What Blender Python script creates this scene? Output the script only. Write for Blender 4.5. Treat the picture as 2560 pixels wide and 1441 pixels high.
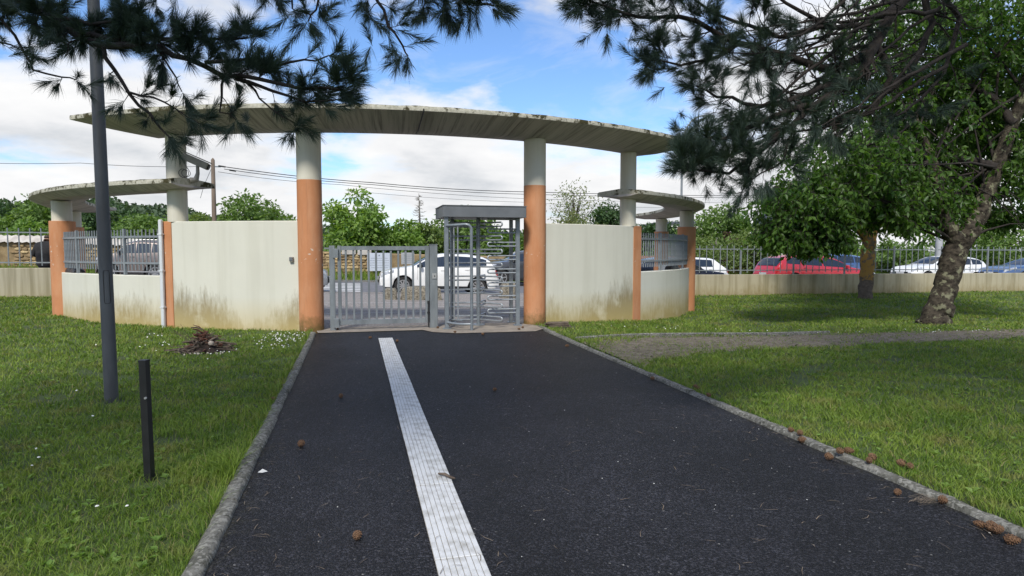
import bpy, math, random
import numpy as np
from mathutils import Vector, Matrix

rad = math.radians
sin, cos, pi, sqrt = math.sin, math.cos, math.pi, math.sqrt
R = random.Random(11)
rng = np.random.default_rng(11)
sc = bpy.context.scene
for o in list(bpy.data.objects):
    bpy.data.objects.remove(o)

# ------------------------------------------------------------------ camera
EYE, YAW, PITCH, FPX = 1.5, rad(13.7), rad(3.4), 1600.0
cam_d = bpy.data.cameras.new('camera')
cam_d.sensor_width = 36.0
cam_d.lens = FPX / 2560 * 36
cam_d.clip_start = 0.05
cam_d.clip_end = 4000
cam = bpy.data.objects.new('camera', cam_d)
sc.collection.objects.link(cam)
cam.location = (0, 0, EYE)
cam.rotation_euler = (pi / 2 - PITCH, 0, -YAW)
sc.camera = cam

# ------------------------------------------------------------------ light
SUN_EL, SUN_AZ = rad(48), rad(205)          # azimuth from +Y, clockwise: behind the camera, to the left
world = bpy.data.worlds.new('World')
sc.world = world
world.use_nodes = True
wn, wl = world.node_tree.nodes, world.node_tree.links
wn.clear()
w_out = wn.new('ShaderNodeOutputWorld')
w_bg = wn.new('ShaderNodeBackground')
w_bg.inputs['Strength'].default_value = 0.1
wl.new(w_bg.outputs[0], w_out.inputs[0])
sky = wn.new('ShaderNodeTexSky')
sky.sky_type = 'NISHITA'
sky.sun_disc = False
sky.sun_elevation = SUN_EL
sky.sun_rotation = SUN_AZ
sky.altitude = 100
sky.air_density = 1.0
sky.dust_density = 0.6
sky.ozone_density = 2.0


COVER_LOW, COVER_HIGH, CW, SKY_TINT = 0.14, -0.025, 6.4, (0.84, 1.03, 1.27, 1)


def wnode(t, **kw):
    n = wn.new(t)
    for k, v in kw.items():
        setattr(n, k, v)
    return n


def wmath(op, a, b=None, clamp=False):
    n = wn.new('ShaderNodeMath')
    n.operation = op
    n.use_clamp = clamp
    for i, v in enumerate((a, b)):
        if v is None:
            continue
        if isinstance(v, (int, float)):
            n.inputs[i].default_value = v
        else:
            wl.new(v, n.inputs[i])
    return n.outputs[0]


tc = wnode('ShaderNodeTexCoord')
sep = wnode('ShaderNodeSeparateXYZ')
wl.new(tc.outputs['Generated'], sep.inputs[0])
zz = wmath('ADD', wmath('MAXIMUM', sep.outputs[2], 0.0), 0.22)
comb = wnode('ShaderNodeCombineXYZ')
wl.new(wmath('DIVIDE', sep.outputs[0], zz), comb.inputs[0])
wl.new(wmath('DIVIDE', sep.outputs[1], zz), comb.inputs[1])
CLOUD_OFF = (22.9, 0.1, 0.0)


def cloud_noise(off, scale, detail, rough, dist=0.0):
    m = wnode('ShaderNodeMapping')
    m.inputs['Location'].default_value = (CLOUD_OFF[0] + off[0], CLOUD_OFF[1] + off[1], off[2])
    wl.new(comb.outputs[0], m.inputs[0])
    n = wnode('ShaderNodeTexNoise')
    n.inputs['Scale'].default_value = scale
    n.inputs['Detail'].default_value = detail
    n.inputs['Roughness'].default_value = rough
    n.inputs['Distortion'].default_value = dist
    wl.new(m.outputs[0], n.inputs['Vector'])
    return n.outputs['Fac']


def wramp(fac, *stops):
    r = wnode('ShaderNodeValToRGB')
    els = r.color_ramp.elements
    while len(els) < len(stops):
        els.new(0.5)
    for e, (p, c) in zip(els, stops):
        e.position = p
        e.color = (*c, 1) if isinstance(c, tuple) else (c, c, c, 1)
    wl.new(fac, r.inputs[0])
    return r.outputs[0]


def wmix(fac, a, b):
    m = wnode('ShaderNodeMix', data_type='RGBA')
    for k, v in (('Factor', fac), ('A', a), ('B', b)):
        if isinstance(v, tuple):
            m.inputs[k].default_value = (*v, 1)
        else:
            wl.new(v, m.inputs[k])
    return m.outputs['Result']


# cumulus: more cover towards the horizon, where one looks along the cloud layer
hz = wnode('ShaderNodeMapRange')
hz.inputs['From Min'].default_value = 0.02
hz.inputs['From Max'].default_value = 0.36
hz.inputs['To Min'].default_value = COVER_LOW
hz.inputs['To Max'].default_value = COVER_HIGH
wl.new(sep.outputs[2], hz.inputs['Value'])
cover = wmath('ADD', cloud_noise((0, 0, 0), 1.15, 10, 0.56, 0.15), hz.outputs[0])
mask = wramp(cover, (0.47, 0.0), (0.535, 0.75), (0.60, 1.0))
# thin streaks of high cloud between them
wisp = wramp(cloud_noise((4, 2, 3), 2.2, 8, 0.62, 0.9), (0.46, 0.0), (0.78, 0.55))
# lit tops and grey undersides
shade = wramp(wmath('ADD', wmath('MULTIPLY', cloud_noise((-0.05, -0.30, 0), 1.15, 8, 0.58, 0.15), 0.7), wmath('MULTIPLY', cloud_noise((7, 1, 5), 2.6, 7, 0.6), 0.3)),
              (0.40, (CW, CW, CW)), (0.52, (CW * .90, CW * .905, CW * .92)), (0.64, (CW * .66, CW * .69, CW * .73)))
skyv = wnode('ShaderNodeMix', data_type='RGBA', blend_type='MULTIPLY')
skyv.inputs['Factor'].default_value = 1.0
wl.new(sky.outputs[0], skyv.inputs['A'])
skyv.inputs['B'].default_value = SKY_TINT
c1_ = wmix(wisp, skyv.outputs['Result'], (CW * .9, CW * .92, CW * .95))
wl.new(wmix(mask, c1_, shade), w_bg.inputs[0])

sun_d = bpy.data.lights.new('sun', 'SUN')
sun_d.energy = 2.6
sun_d.angle = rad(10)
sun_d.color = (1.0, 0.95, 0.87)
sun = bpy.data.objects.new('sun', sun_d)
sc.collection.objects.link(sun)
sun.location = (0, 0, 60)
sd = Vector((sin(SUN_AZ) * cos(SUN_EL), cos(SUN_AZ) * cos(SUN_EL), sin(SUN_EL)))
sun.rotation_euler = sd.to_track_quat('Z', 'Y').to_euler()

sc.view_settings.view_transform = 'Standard'
sc.view_settings.look = 'None'
sc.view_settings.gamma = 1
sc.view_settings.use_curve_mapping = False
sc.view_settings.exposure = 0.66
try:
    sc.cycles.max_bounces = 6
    sc.cycles.transparent_max_bounces = 6
    sc.cycles.caustics_reflective = False
    sc.cycles.caustics_refractive = False
    sc.cycles.sample_clamp_indirect = 4
except Exception:
    pass

# ------------------------------------------------------------------ placing
cT, sT, cP, sP = cos(YAW), sin(YAW), cos(PITCH), sin(PITCH)


def ray(px, py):
    a, b = (px - 1280) / FPX, (720.5 - py) / FPX
    return Vector((sT * cP + a * cT + b * sT * sP, cT * cP - a * sT + b * cT * sP, -sP + b * cP))


def G(px, py, h=0.0):
    d = ray(px, py)
    t = (h - EYE) / d.z
    return Vector((d.x * t, d.y * t, h))


def D(px, py, depth):
    return Vector((0, 0, EYE)) + ray(px, py) * depth


def sstep(a, b, x):
    t = np.clip((x - a) / (b - a), 0, 1)
    return t * t * (3 - 2 * t)


def street(x):
    return np.interp(x, [-30, -14, 1.5, 10, 60], [0.5, 0.42, 0.0, -0.17, -0.24])


MIDX, YC, EA, EB = 1.35, 21.6, 9.25, 9.36
PL, PR = -0.70, 3.36           # edges of the asphalt path


def gz(x, y):
    right = -0.24 * sstep(3.8, 8.5, x) * sstep(6.5, 13.5, y)
    left = 0.12 * sstep(-5, -9.5, x) * sstep(11, 19, y)
    return right + left


def ell(phi, off=0.0):
    """Point on the plan ellipse of the portal; phi = 0 faces the path."""
    x, y = EA * sin(phi), -EB * cos(phi)
    n = Vector((sin(phi) / EA, -cos(phi) / EB)).normalized()
    return Vector((MIDX + x + n.x * off, YC + y + n.y * off)), n


# ------------------------------------------------------------------ materials
MATS = {}


def mk(name):
    m = bpy.data.materials.new(name)
    m.use_nodes = True
    nt = m.node_tree
    b = nt.nodes['Principled BSDF']
    MATS[name] = m
    return m, nt, b


def nd(nt, t, **kw):
    n = nt.nodes.new(t)
    for k, v in kw.items():
        setattr(n, k, v)
    return n


def mth(nt, op, a, b=None, c=None, clamp=False):
    n = nt.nodes.new('ShaderNodeMath')
    n.operation = op
    n.use_clamp = clamp
    for i, v in enumerate((a, b, c)):
        if v is None:
            continue
        if isinstance(v, (int, float)):
            n.inputs[i].default_value = v
        else:
            nt.links.new(v, n.inputs[i])
    return n.outputs[0]


def noise(nt, scale, detail=4, rough=0.55, vec=None, mapscale=None, coord='Object'):
    t = nt.nodes.new('ShaderNodeTexNoise')
    t.inputs['Scale'].default_value = scale
    t.inputs['Detail'].default_value = detail
    t.inputs['Roughness'].default_value = rough
    if vec is None:
        vec = nt.nodes.new('ShaderNodeTexCoord').outputs[coord]
    if mapscale:
        m = nt.nodes.new('ShaderNodeMapping')
        m.inputs['Scale'].default_value = mapscale
        nt.links.new(vec, m.inputs[0])
        vec = m.outputs[0]
    nt.links.new(vec, t.inputs['Vector'])
    return t.outputs['Fac']


def rampf(nt, fac, p0, p1, c0=(0, 0, 0, 1), c1=(1, 1, 1, 1)):
    r = nt.nodes.new('ShaderNodeValToRGB')
    r.color_ramp.elements[0].position = p0
    r.color_ramp.elements[1].position = p1
    r.color_ramp.elements[0].color = c0
    r.color_ramp.elements[1].color = c1
    nt.links.new(fac, r.inputs[0])
    return r.outputs[0]


def mix(nt, fac, a, b, blend='MIX'):
    m = nt.nodes.new('ShaderNodeMix')
    m.data_type = 'RGBA'
    m.blend_type = blend
    for key, v in (('Factor', fac), ('A', a), ('B', b)):
        if isinstance(v, (int, float)):
            m.inputs[key].default_value = v
        elif isinstance(v, tuple):
            m.inputs[key].default_value = v if len(v) == 4 else (*v, 1)
        else:
            nt.links.new(v, m.inputs[key])
    return m.outputs['Result']


def bump(nt, b, h, strength=0.3, dist=0.01):
    n = nt.nodes.new('ShaderNodeBump')
    n.inputs['Strength'].default_value = strength
    n.inputs['Distance'].default_value = dist
    nt.links.new(h, n.inputs['Height'])
    nt.links.new(n.outputs[0], b.inputs['Normal'])


def pm(name, c1, c2=None, scale=8, rough=0.7, p=(0.35, 0.65), bmp=0.0, bscale=None, bdist=0.01, metal=0.0, spec=0.5,
       mapscale=None, detail=5):
    m, nt, b = mk(name)
    b.inputs['Roughness'].default_value = rough
    b.inputs['Metallic'].default_value = metal
    b.inputs['Specular IOR Level'].default_value = spec
    if c2 is None:
        c2 = tuple(v * 0.85 for v in c1)
    f = noise(nt, scale, detail, mapscale=mapscale)
    col = mix(nt, rampf(nt, f, *p), c1, c2)
    nt.links.new(col, b.inputs['Base Color'])
    if bmp:
        bump(nt, b, noise(nt, bscale or scale * 4, 6, 0.65, mapscale=mapscale), bmp, bdist)
    return m


def foliage(name, c1, c2, trans=0.35, scale=0.8, rough=0.55, c3=None):
    """Leaf: two-sided, part of the light passes through."""
    m, nt, b = mk(name)
    b.inputs['Roughness'].default_value = rough
    b.inputs['Specular IOR Level'].default_value = 0.35
    geo = nt.nodes.new('ShaderNodeNewGeometry')
    f = noise(nt, scale, 3)
    rnd = geo.outputs['Random Per Island']
    col = mix(nt, rampf(nt, mth(nt, 'ADD', mth(nt, 'MULTIPLY', f, 0.6), mth(nt, 'MULTIPLY', rnd, 0.4)), 0.3, 0.7), c1, c2)
    if c3:
        col = mix(nt, rampf(nt, rnd, 0.93, 0.95), col, c3)
    nt.links.new(col, b.inputs['Base Color'])
    tr = nt.nodes.new('ShaderNodeBsdfTranslucent')
    tcol = mix(nt, 1.0, col, (1.5, 1.55, 0.6, 1), 'MULTIPLY')
    nt.links.new(tcol, tr.inputs[0])
    ms = nt.nodes.new('ShaderNodeMixShader')
    ms.inputs[0].default_value = trans
    nt.links.new(b.outputs[0], ms.inputs[1])
    nt.links.new(tr.outputs[0], ms.inputs[2])
    nt.links.new(ms.outputs[0], nt.nodes['Material Output'].inputs[0])
    return m


def render_wall(name, base, stain_h=0.75, seed=0.0, streak=0.35, damp=0.6):
    """Painted render: grey rain streaks from the top, brown-green algae in ragged patches above the soil."""
    m, nt, b = mk(name)
    b.inputs['Roughness'].default_value = 0.85
    b.inputs['Specular IOR Level'].default_value = 0.2
    geo = nt.nodes.new('ShaderNodeNewGeometry')
    mpn = nt.nodes.new('ShaderNodeMapping')
    mpn.inputs['Location'].default_value = (seed, seed * 2.3, 0)
    nt.links.new(geo.outputs['Position'], mpn.inputs[0])
    pos = mpn.outputs[0]
    sepn = nt.nodes.new('ShaderNodeSeparateXYZ')
    nt.links.new(geo.outputs['Position'], sepn.inputs[0])
    z = sepn.outputs[2]
    col = mix(nt, rampf(nt, noise(nt, 1.2, 4, vec=pos), 0.3, 0.7), base, tuple(v * 0.93 for v in base))
    stx = noise(nt, 5.0, 4, 0.6, vec=pos, mapscale=(1, 1, 0.05))
    col = mix(nt, mth(nt, 'MULTIPLY', rampf(nt, stx, 0.46, 0.68), streak * 0.6, None, True), col, tuple(v * w for v, w in zip(base, (0.62, 0.61, 0.55))))
    # algae: big patches whose height varies
    big = noise(nt, 0.55, 2, vec=pos, mapscale=(1, 1, 0.01))
    fine = noise(nt, 13, 8, 0.75, vec=pos, mapscale=(1, 1, 0.22))
    hgt = mth(nt, 'MULTIPLY', mth(nt, 'SUBTRACT', mth(nt, 'MULTIPLY', big, 2.4), 0.45), stain_h)
    a = mth(nt, 'DIVIDE', mth(nt, 'SUBTRACT', hgt, z), 0.52)
    a = mth(nt, 'ADD', a, mth(nt, 'MULTIPLY', mth(nt, 'SUBTRACT', fine, 0.5), 2.6))
    a = mth(nt, 'MULTIPLY', a, 1.0, clamp=True)
    patch = rampf(nt, noise(nt, 2.3, 5, 0.6, vec=pos), 0.26, 0.44)
    alg = mix(nt, noise(nt, 3.0, 4, vec=pos), (0.10, 0.072, 0.026), (0.25, 0.195, 0.085))
    col = mix(nt, mth(nt, 'MULTIPLY', mth(nt, 'MULTIPLY', a, patch), 0.78), col, alg)
    # yellowish damp band under it
    b2 = mth(nt, 'SUBTRACT', 1.0, mth(nt, 'DIVIDE', z, 0.62), clamp=True)
    col = mix(nt, mth(nt, 'MULTIPLY', b2, damp), col, (0.50, 0.38, 0.13))
    nt.links.new(col, b.inputs['Base Color'])
    bump(nt, b, noise(nt, 160, 3), 0.25, 0.004)
    return m


CREAM = (0.62, 0.61, 0.52)
render_wall('cream_a', CREAM, 1.15, 1.3)
render_wall('cream_b', CREAM, 1.1, 3.7)
render_wall('cream_c', CREAM, 0.6, 9.1)
render_wall('cream_d', (0.62, 0.62, 0.55), 0.55, 5.4)
render_wall('white_column', (0.63, 0.60, 0.50), 0.0, 6.6, 0.75, 0.0)
render_wall('concrete_wall', (0.40, 0.365, 0.27), 0.2, 2.2, 1.9, 0.12)


def orange(name, foot):
    m, nt, b = mk(name)
    b.inputs['Roughness'].default_value = 0.85
    b.inputs['Specular IOR Level'].default_value = 0.2
    geo = nt.nodes.new('ShaderNodeNewGeometry')
    sepn = nt.nodes.new('ShaderNodeSeparateXYZ')
    nt.links.new(geo.outputs['Position'], sepn.inputs[0])
    pos = geo.outputs['Position']
    col = mix(nt, rampf(nt, noise(nt, 1.6, 5, vec=pos), 0.3, 0.7), (0.53, 0.24, 0.115), (0.44, 0.19, 0.088))
    col = mix(nt, mth(nt, 'MULTIPLY', rampf(nt, noise(nt, 4.5, 6, 0.65, vec=pos, mapscale=(1, 1, 0.25)), 0.42, 0.72), 0.45), col, (0.60, 0.36, 0.22))
    col = mix(nt, mth(nt, 'MULTIPLY', rampf(nt, noise(nt, 11, 6, 0.7, vec=pos, mapscale=(1, 1, 0.06)), 0.56, 0.74), 0.35), col, (0.24, 0.12, 0.065))
    chips = rampf(nt, noise(nt, 16, 4, 0.5, vec=pos), 0.66, 0.68)
    band = mth(nt, 'MULTIPLY', mth(nt, 'GREATER_THAN', sepn.outputs[2], 1.15), mth(nt, 'LESS_THAN', sepn.outputs[2], 1.6))
    col = mix(nt, mth(nt, 'MULTIPLY', mth(nt, 'MULTIPLY', chips, band), 0.8), col, (0.6, 0.55, 0.46))
    if foot:
        a = mth(nt, 'DIVIDE', mth(nt, 'SUBTRACT', 0.30, sepn.outputs[2]), 0.25)
        a = mth(nt, 'ADD', a, mth(nt, 'MULTIPLY', mth(nt, 'SUBTRACT', noise(nt, 7, 5, 0.7, vec=pos), 0.5), 2.2))
        col = mix(nt, mth(nt, 'MULTIPLY', mth(nt, 'MULTIPLY', a, 1.0, clamp=True), 0.8), col, (0.10, 0.085, 0.025))
    nt.links.new(col, b.inputs['Base Color'])
    bump(nt, b, noise(nt, 140, 3), 0.3, 0.004)


orange('orange_paint', True)
orange('orange_paint_clean', False)


def canopy_mat():
    """Fair-faced concrete: pour streaks across the soffit (UV), dark lichen on the upright rim."""
    m, nt, b = mk('canopy_concrete')
    b.inputs['Roughness'].default_value = 0.9
    b.inputs['Specular IOR Level'].default_value = 0.15
    uv = nt.nodes.new('ShaderNodeUVMap').outputs[0]
    st = noise(nt, 1.0, 7, 0.75, vec=uv, mapscale=(17, 0.6, 1))
    st2 = noise(nt, 1.0, 3, 0.5, vec=uv, mapscale=(3.0, 0.35, 1))
    col = mix(nt, rampf(nt, st, 0.47, 0.66), (0.55, 0.505, 0.485), (0.22, 0.20, 0.19))
    col = mix(nt, mth(nt, 'MULTIPLY', rampf(nt, st2, 0.45, 0.7), 0.5), col, (0.27, 0.255, 0.235))
    nt.links.new(col, b.inputs['Base Color'])
    bump(nt, b, noise(nt, 60, 5), 0.2, 0.006)
    m, nt, b = mk('canopy_rim')
    b.inputs['Roughness'].default_value = 0.95
    b.inputs['Specular IOR Level'].default_value = 0.1
    n = noise(nt, 4.0, 8, 0.72)
    col = mix(nt, rampf(nt, noise(nt, 20, 4), 0.35, 0.7), (0.50, 0.48, 0.40), (0.33, 0.32, 0.25))
    geo = nt.nodes.new('ShaderNodeNewGeometry')
    sp = nt.nodes.new('ShaderNodeSeparateXYZ')
    nt.links.new(geo.outputs['Normal'], sp.inputs[0])
    topw = mth(nt, 'MULTIPLY', mth(nt, 'MAXIMUM', sp.outputs[2], 0.0), 0.09)
    col = mix(nt, rampf(nt, mth(nt, 'ADD', n, topw), 0.515, 0.575), col, (0.055, 0.05, 0.026))
    nt.links.new(col, b.inputs['Base Color'])
    bump(nt, b, n, 0.6, 0.03)


canopy_mat()


def asphalt_mat():
    m, nt, b = mk('asphalt')
    b.inputs['Specular IOR Level'].default_value = 0.28
    tcn = nt.nodes.new('ShaderNodeTexCoord').outputs['Object']
    vor = nt.nodes.new('ShaderNodeTexVoronoi')
    vor.inputs['Scale'].default_value = 105
    nt.links.new(tcn, vor.inputs['Vector'])
    sepn = nt.nodes.new('ShaderNodeSeparateColor')
    nt.links.new(vor.outputs['Color'], sepn.inputs[0])
    big = noise(nt, 0.9, 6, 0.62)
    mid = noise(nt, 7, 6, 0.7)
    dust = mth(nt, 'MULTIPLY', rampf(nt, mth(nt, 'ADD', mth(nt, 'MULTIPLY', big, 0.6), mth(nt, 'MULTIPLY', mid, 0.4)), 0.38, 0.62), 1.0)
    col = mix(nt, dust, (0.0035, 0.0035, 0.0042), (0.0100, 0.0100, 0.0130))
    sx = nt.nodes.new('ShaderNodeSeparateXYZ')
    nt.links.new(tcn, sx.inputs[0])
    # two worn strips where people walk, and mossy dirt along the kerbs
    wob = mth(nt, 'MULTIPLY', mth(nt, 'SUBTRACT', noise(nt, 0.6, 4), 0.5), 1.6)
    xw = mth(nt, 'ADD', sx.outputs[0], wob)
    tr1 = mth(nt, 'SUBTRACT', 1.0, mth(nt, 'DIVIDE', mth(nt, 'ABSOLUTE', mth(nt, 'SUBTRACT', xw, 1.55)), 0.7), clamp=True)
    tr2 = mth(nt, 'SUBTRACT', 1.0, mth(nt, 'DIVIDE', mth(nt, 'ABSOLUTE', mth(nt, 'SUBTRACT', xw, -0.05)), 0.35), clamp=True)
    worn = mth(nt, 'MULTIPLY', mth(nt, 'ADD', tr1, tr2), mth(nt, 'MULTIPLY', mid, 0.9))
    col = mix(nt, worn, col, (0.019, 0.019, 0.025))
    ed = mth(nt, 'SUBTRACT', 1.0, mth(nt, 'DIVIDE', mth(nt, 'MINIMUM', mth(nt, 'ABSOLUTE', mth(nt, 'SUBTRACT', sx.outputs[0], PL)), mth(nt, 'ABSOLUTE', mth(nt, 'SUBTRACT', sx.outputs[0], PR))), 0.16), clamp=True)
    col = mix(nt, mth(nt, 'MULTIPLY', ed, rampf(nt, noise(nt, 9, 6, 0.7), 0.42, 0.6)), col, (0.030, 0.028, 0.016))
    grain = rampf(nt, sepn.outputs[0], 0.45, 1.0)
    col = mix(nt, mth(nt, 'MULTIPLY', grain, mth(nt, 'ADD', 0.25, mth(nt, 'MULTIPLY', dust, 0.6))), col, (0.075, 0.075, 0.090))
    col = mix(nt, rampf(nt, noise(nt, 60, 3, 0.6), 0.48, 0.60), col, (0.0035, 0.0035, 0.0045))
    col = mix(nt, rampf(nt, sepn.outputs[1], 0.996, 0.998), col, (0.20, 0.195, 0.19))
    nt.links.new(col, b.inputs['Base Color'])
    b.inputs['Roughness'].default_value = 0.6
    h = mth(nt, 'ADD', mth(nt, 'MULTIPLY', vor.outputs['Distance'], -1.0), noise(nt, 60, 4))
    bump(nt, b, h, 1.0, 0.010)


asphalt_mat()
pm('forecourt_tarmac', (0.14, 0.127, 0.12), (0.33, 0.30, 0.275), 24, 0.85, (0.38, 0.66), bmp=0.4, bscale=120, detail=8)
pm('road_tarmac', (0.115, 0.115, 0.125), (0.165, 0.165, 0.175), 6, 0.8, bmp=0.2, bscale=200)
pm('road_paint', (0.72, 0.72, 0.70), (0.52, 0.52, 0.5), 6, 0.7)
def kerb_mat():
    m, nt, b = mk('kerb_concrete')
    b.inputs['Roughness'].default_value = 0.95
    b.inputs['Specular IOR Level'].default_value = 0.2
    geo = nt.nodes.new('ShaderNodeNewGeometry')
    pos = geo.outputs['Position']
    vor = nt.nodes.new('ShaderNodeTexVoronoi')
    vor.inputs['Scale'].default_value = 55
    nt.links.new(pos, vor.inputs['Vector'])
    sc_ = nt.nodes.new('ShaderNodeSeparateColor')
    nt.links.new(vor.outputs['Color'], sc_.inputs[0])
    col = mix(nt, rampf(nt, noise(nt, 3.5, 6, 0.65, vec=pos), 0.35, 0.65), (0.19, 0.185, 0.165), (0.085, 0.085, 0.07))
    col = mix(nt, mth(nt, 'MULTIPLY', rampf(nt, sc_.outputs[0], 0.45, 0.95), 0.7), col, (0.34, 0.335, 0.30))
    col = mix(nt, mth(nt, 'MULTIPLY', rampf(nt, noise(nt, 30, 5, 0.7, vec=pos), 0.52, 0.66), 0.8), col, (0.045, 0.045, 0.035))
    nt.links.new(col, b.inputs['Base Color'])
    bump(nt, b, noise(nt, 55, 6, 0.7, vec=pos), 0.9, 0.012)


kerb_mat()
pm('slab_concrete', (0.30, 0.26, 0.21), (0.20, 0.17, 0.14), 5, 0.9, bmp=0.3, bscale=60)
pm('tactile_white', (0.58, 0.59, 0.59), (0.34, 0.335, 0.31), 10, 0.6, (0.45, 0.72), bmp=0.15, bscale=70, bdist=0.004, detail=9)
pm('tactile_groove', (0.34, 0.31, 0.26), (0.20, 0.17, 0.12), 12, 0.8)
pm('gravel', (0.225, 0.19, 0.145), (0.10, 0.085, 0.06), 10, 0.95, bmp=0.9, bscale=70, bdist=0.02, detail=8)
pm('soil_lawn', (0.075, 0.115, 0.028), (0.042, 0.060, 0.017), 1.6, 0.95, bmp=0.8, bscale=40, bdist=0.03, detail=8)
pm('field', (0.09, 0.13, 0.035), (0.06, 0.085, 0.025), 0.1, 0.95)
pm('gate_steel', (0.25, 0.275, 0.285), (0.17, 0.19, 0.20), 7, 0.5, bmp=0.06, bscale=50, metal=0.35, mapscale=(1, 1, 0.3))
pm('turnstile_steel', (0.245, 0.275, 0.295), (0.19, 0.215, 0.235), 8, 0.42, metal=0.4)
pm('turnstile_arm', (0.36, 0.39, 0.41), (0.28, 0.305, 0.32), 8, 0.4, metal=0.4)
pm('turnstile_hood', (0.155, 0.165, 0.175), (0.13, 0.14, 0.15), 5, 0.5, metal=0.2)
pm('railing_paint', (0.22, 0.245, 0.26), (0.165, 0.185, 0.20), 10, 0.5)
pm('pole_galvanised', (0.115, 0.122, 0.132), (0.062, 0.066, 0.072), 5, 0.6, bmp=0.15, bscale=60, metal=0.3, mapscale=(1, 1, 0.25), detail=8)
pm('black_plastic', (0.012, 0.012, 0.013), (0.02, 0.02, 0.021), 10, 0.45)
pm('lock_plate', (0.5, 0.51, 0.5), None, 10, 0.4, metal=0.5)
pm('pvc_white', (0.62, 0.64, 0.65), (0.50, 0.52, 0.53), 4, 0.5, mapscale=(1, 1, 0.2))
pm('cctv_paint', (0.30, 0.28, 0.24), (0.22, 0.205, 0.18), 9, 0.6)
pm('pine_bark', (0.034, 0.026, 0.021), (0.014, 0.011, 0.009), 14, 0.95, bmp=0.9, bscale=40, bdist=0.02, mapscale=(1, 1, 0.4))
pm('wood_pole', (0.20, 0.15, 0.11), (0.13, 0.10, 0.075), 6, 0.9, mapscale=(1, 1, 0.1))
pm('dead_wood', (0.16, 0.125, 0.095), (0.07, 0.05, 0.036), 9, 0.95, bmp=0.4, bscale=40)
pm('dead_wood_red', (0.13, 0.05, 0.028), (0.06, 0.03, 0.02), 9, 0.95)
pm('dead_wood_dark', (0.035, 0.022, 0.016), (0.015, 0.010, 0.008), 14, 0.98, bmp=0.8, bscale=40, bdist=0.02)
pm('ash_white', (0.55, 0.5, 0.43), (0.3, 0.25, 0.2), 12, 0.95)
pm('pine_cone', (0.20, 0.11, 0.055), (0.10, 0.052, 0.026), 60, 0.8, bmp=0.4, bscale=120)
pm('dry_needle', (0.24, 0.19, 0.135), (0.11, 0.08, 0.055), 3, 0.8)
pm('litter_white', (0.6, 0.6, 0.58), None, 5, 0.7)
pm('petal', (0.75, 0.75, 0.70), None, 5, 0.7)
pm('stone_ochre', (0.46, 0.34, 0.17), (0.28, 0.19, 0.09), 4, 0.95, bmp=0.5, bscale=20, bdist=0.02)
pm('stone_pale', (0.54, 0.42, 0.23), (0.38, 0.28, 0.14), 5, 0.95, bmp=0.5, bscale=20, bdist=0.02)
pm('stone_dark', (0.30, 0.21, 0.11), (0.20, 0.14, 0.07), 4, 0.95, bmp=0.5, bscale=20, bdist=0.02)
pm('mortar', (0.30, 0.22, 0.115), (0.20, 0.14, 0.07), 3, 0.98, bmp=0.6, bscale=14, bdist=0.03)
pm('roof_tile', (0.27, 0.115, 0.065), (0.16, 0.085, 0.055), 3, 0.9, bmp=0.3)
pm('corrugated_cap', (0.50, 0.47, 0.42), (0.36, 0.33, 0.29), 3, 0.8)
pm('aggregate_block', (0.30, 0.27, 0.21), (0.085, 0.075, 0.055), 24, 0.95, bmp=1.0, bscale=45, bdist=0.02, detail=7)
pm('house_render', (0.68, 0.66, 0.60), (0.58, 0.56, 0.51), 2, 0.9)
pm('slate', (0.085, 0.095, 0.115), (0.06, 0.068, 0.085), 3, 0.6)
pm('sign_board', (0.52, 0.56, 0.62), (0.46, 0.50, 0.56), 2, 0.6)
pm('sign_board_grey', (0.36, 0.37, 0.38), None, 2, 0.6)
pm('sign_ink', (0.20, 0.22, 0.26), None, 2, 0.6)
pm('cloth_black', (0.010, 0.010, 0.012), (0.018, 0.018, 0.02), 12, 0.9, bmp=0.4, bscale=9, bdist=0.03)
pm('jeans', (0.03, 0.04, 0.07), None, 12, 0.9)
pm('skin', (0.45, 0.27, 0.19), None, 12, 0.6)
pm('hair', (0.05, 0.032, 0.02), (0.03, 0.018, 0.012), 40, 0.7)
foliage('needle', (0.028, 0.050, 0.042), (0.060, 0.092, 0.066), 0.2, 1.2, 0.5)
foliage('leaf_cherry', (0.036, 0.092, 0.018), (0.105, 0.190, 0.034), 0.52, 0.7, 0.42)
foliage('leaf_mid', (0.095, 0.17, 0.040), (0.165, 0.25, 0.068), 0.35, 0.5)
foliage('leaf_bright', (0.13, 0.235, 0.048), (0.225, 0.33, 0.08), 0.4, 0.5)
foliage('leaf_dark', (0.040, 0.085, 0.030), (0.070, 0.125, 0.045), 0.3, 0.4)
foliage('leaf_hill', (0.050, 0.085, 0.045), (0.085, 0.125, 0.065), 0.2, 0.03)
foliage('leaf_pale', (0.12, 0.17, 0.06), (0.26, 0.27, 0.14), 0.4, 0.6)
foliage('leaf_olive', (0.13, 0.195, 0.06), (0.21, 0.27, 0.10), 0.4, 0.6)
foliage('leaf_plum', (0.06, 0.015, 0.022), (0.10, 0.03, 0.035), 0.3, 0.6)


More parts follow.
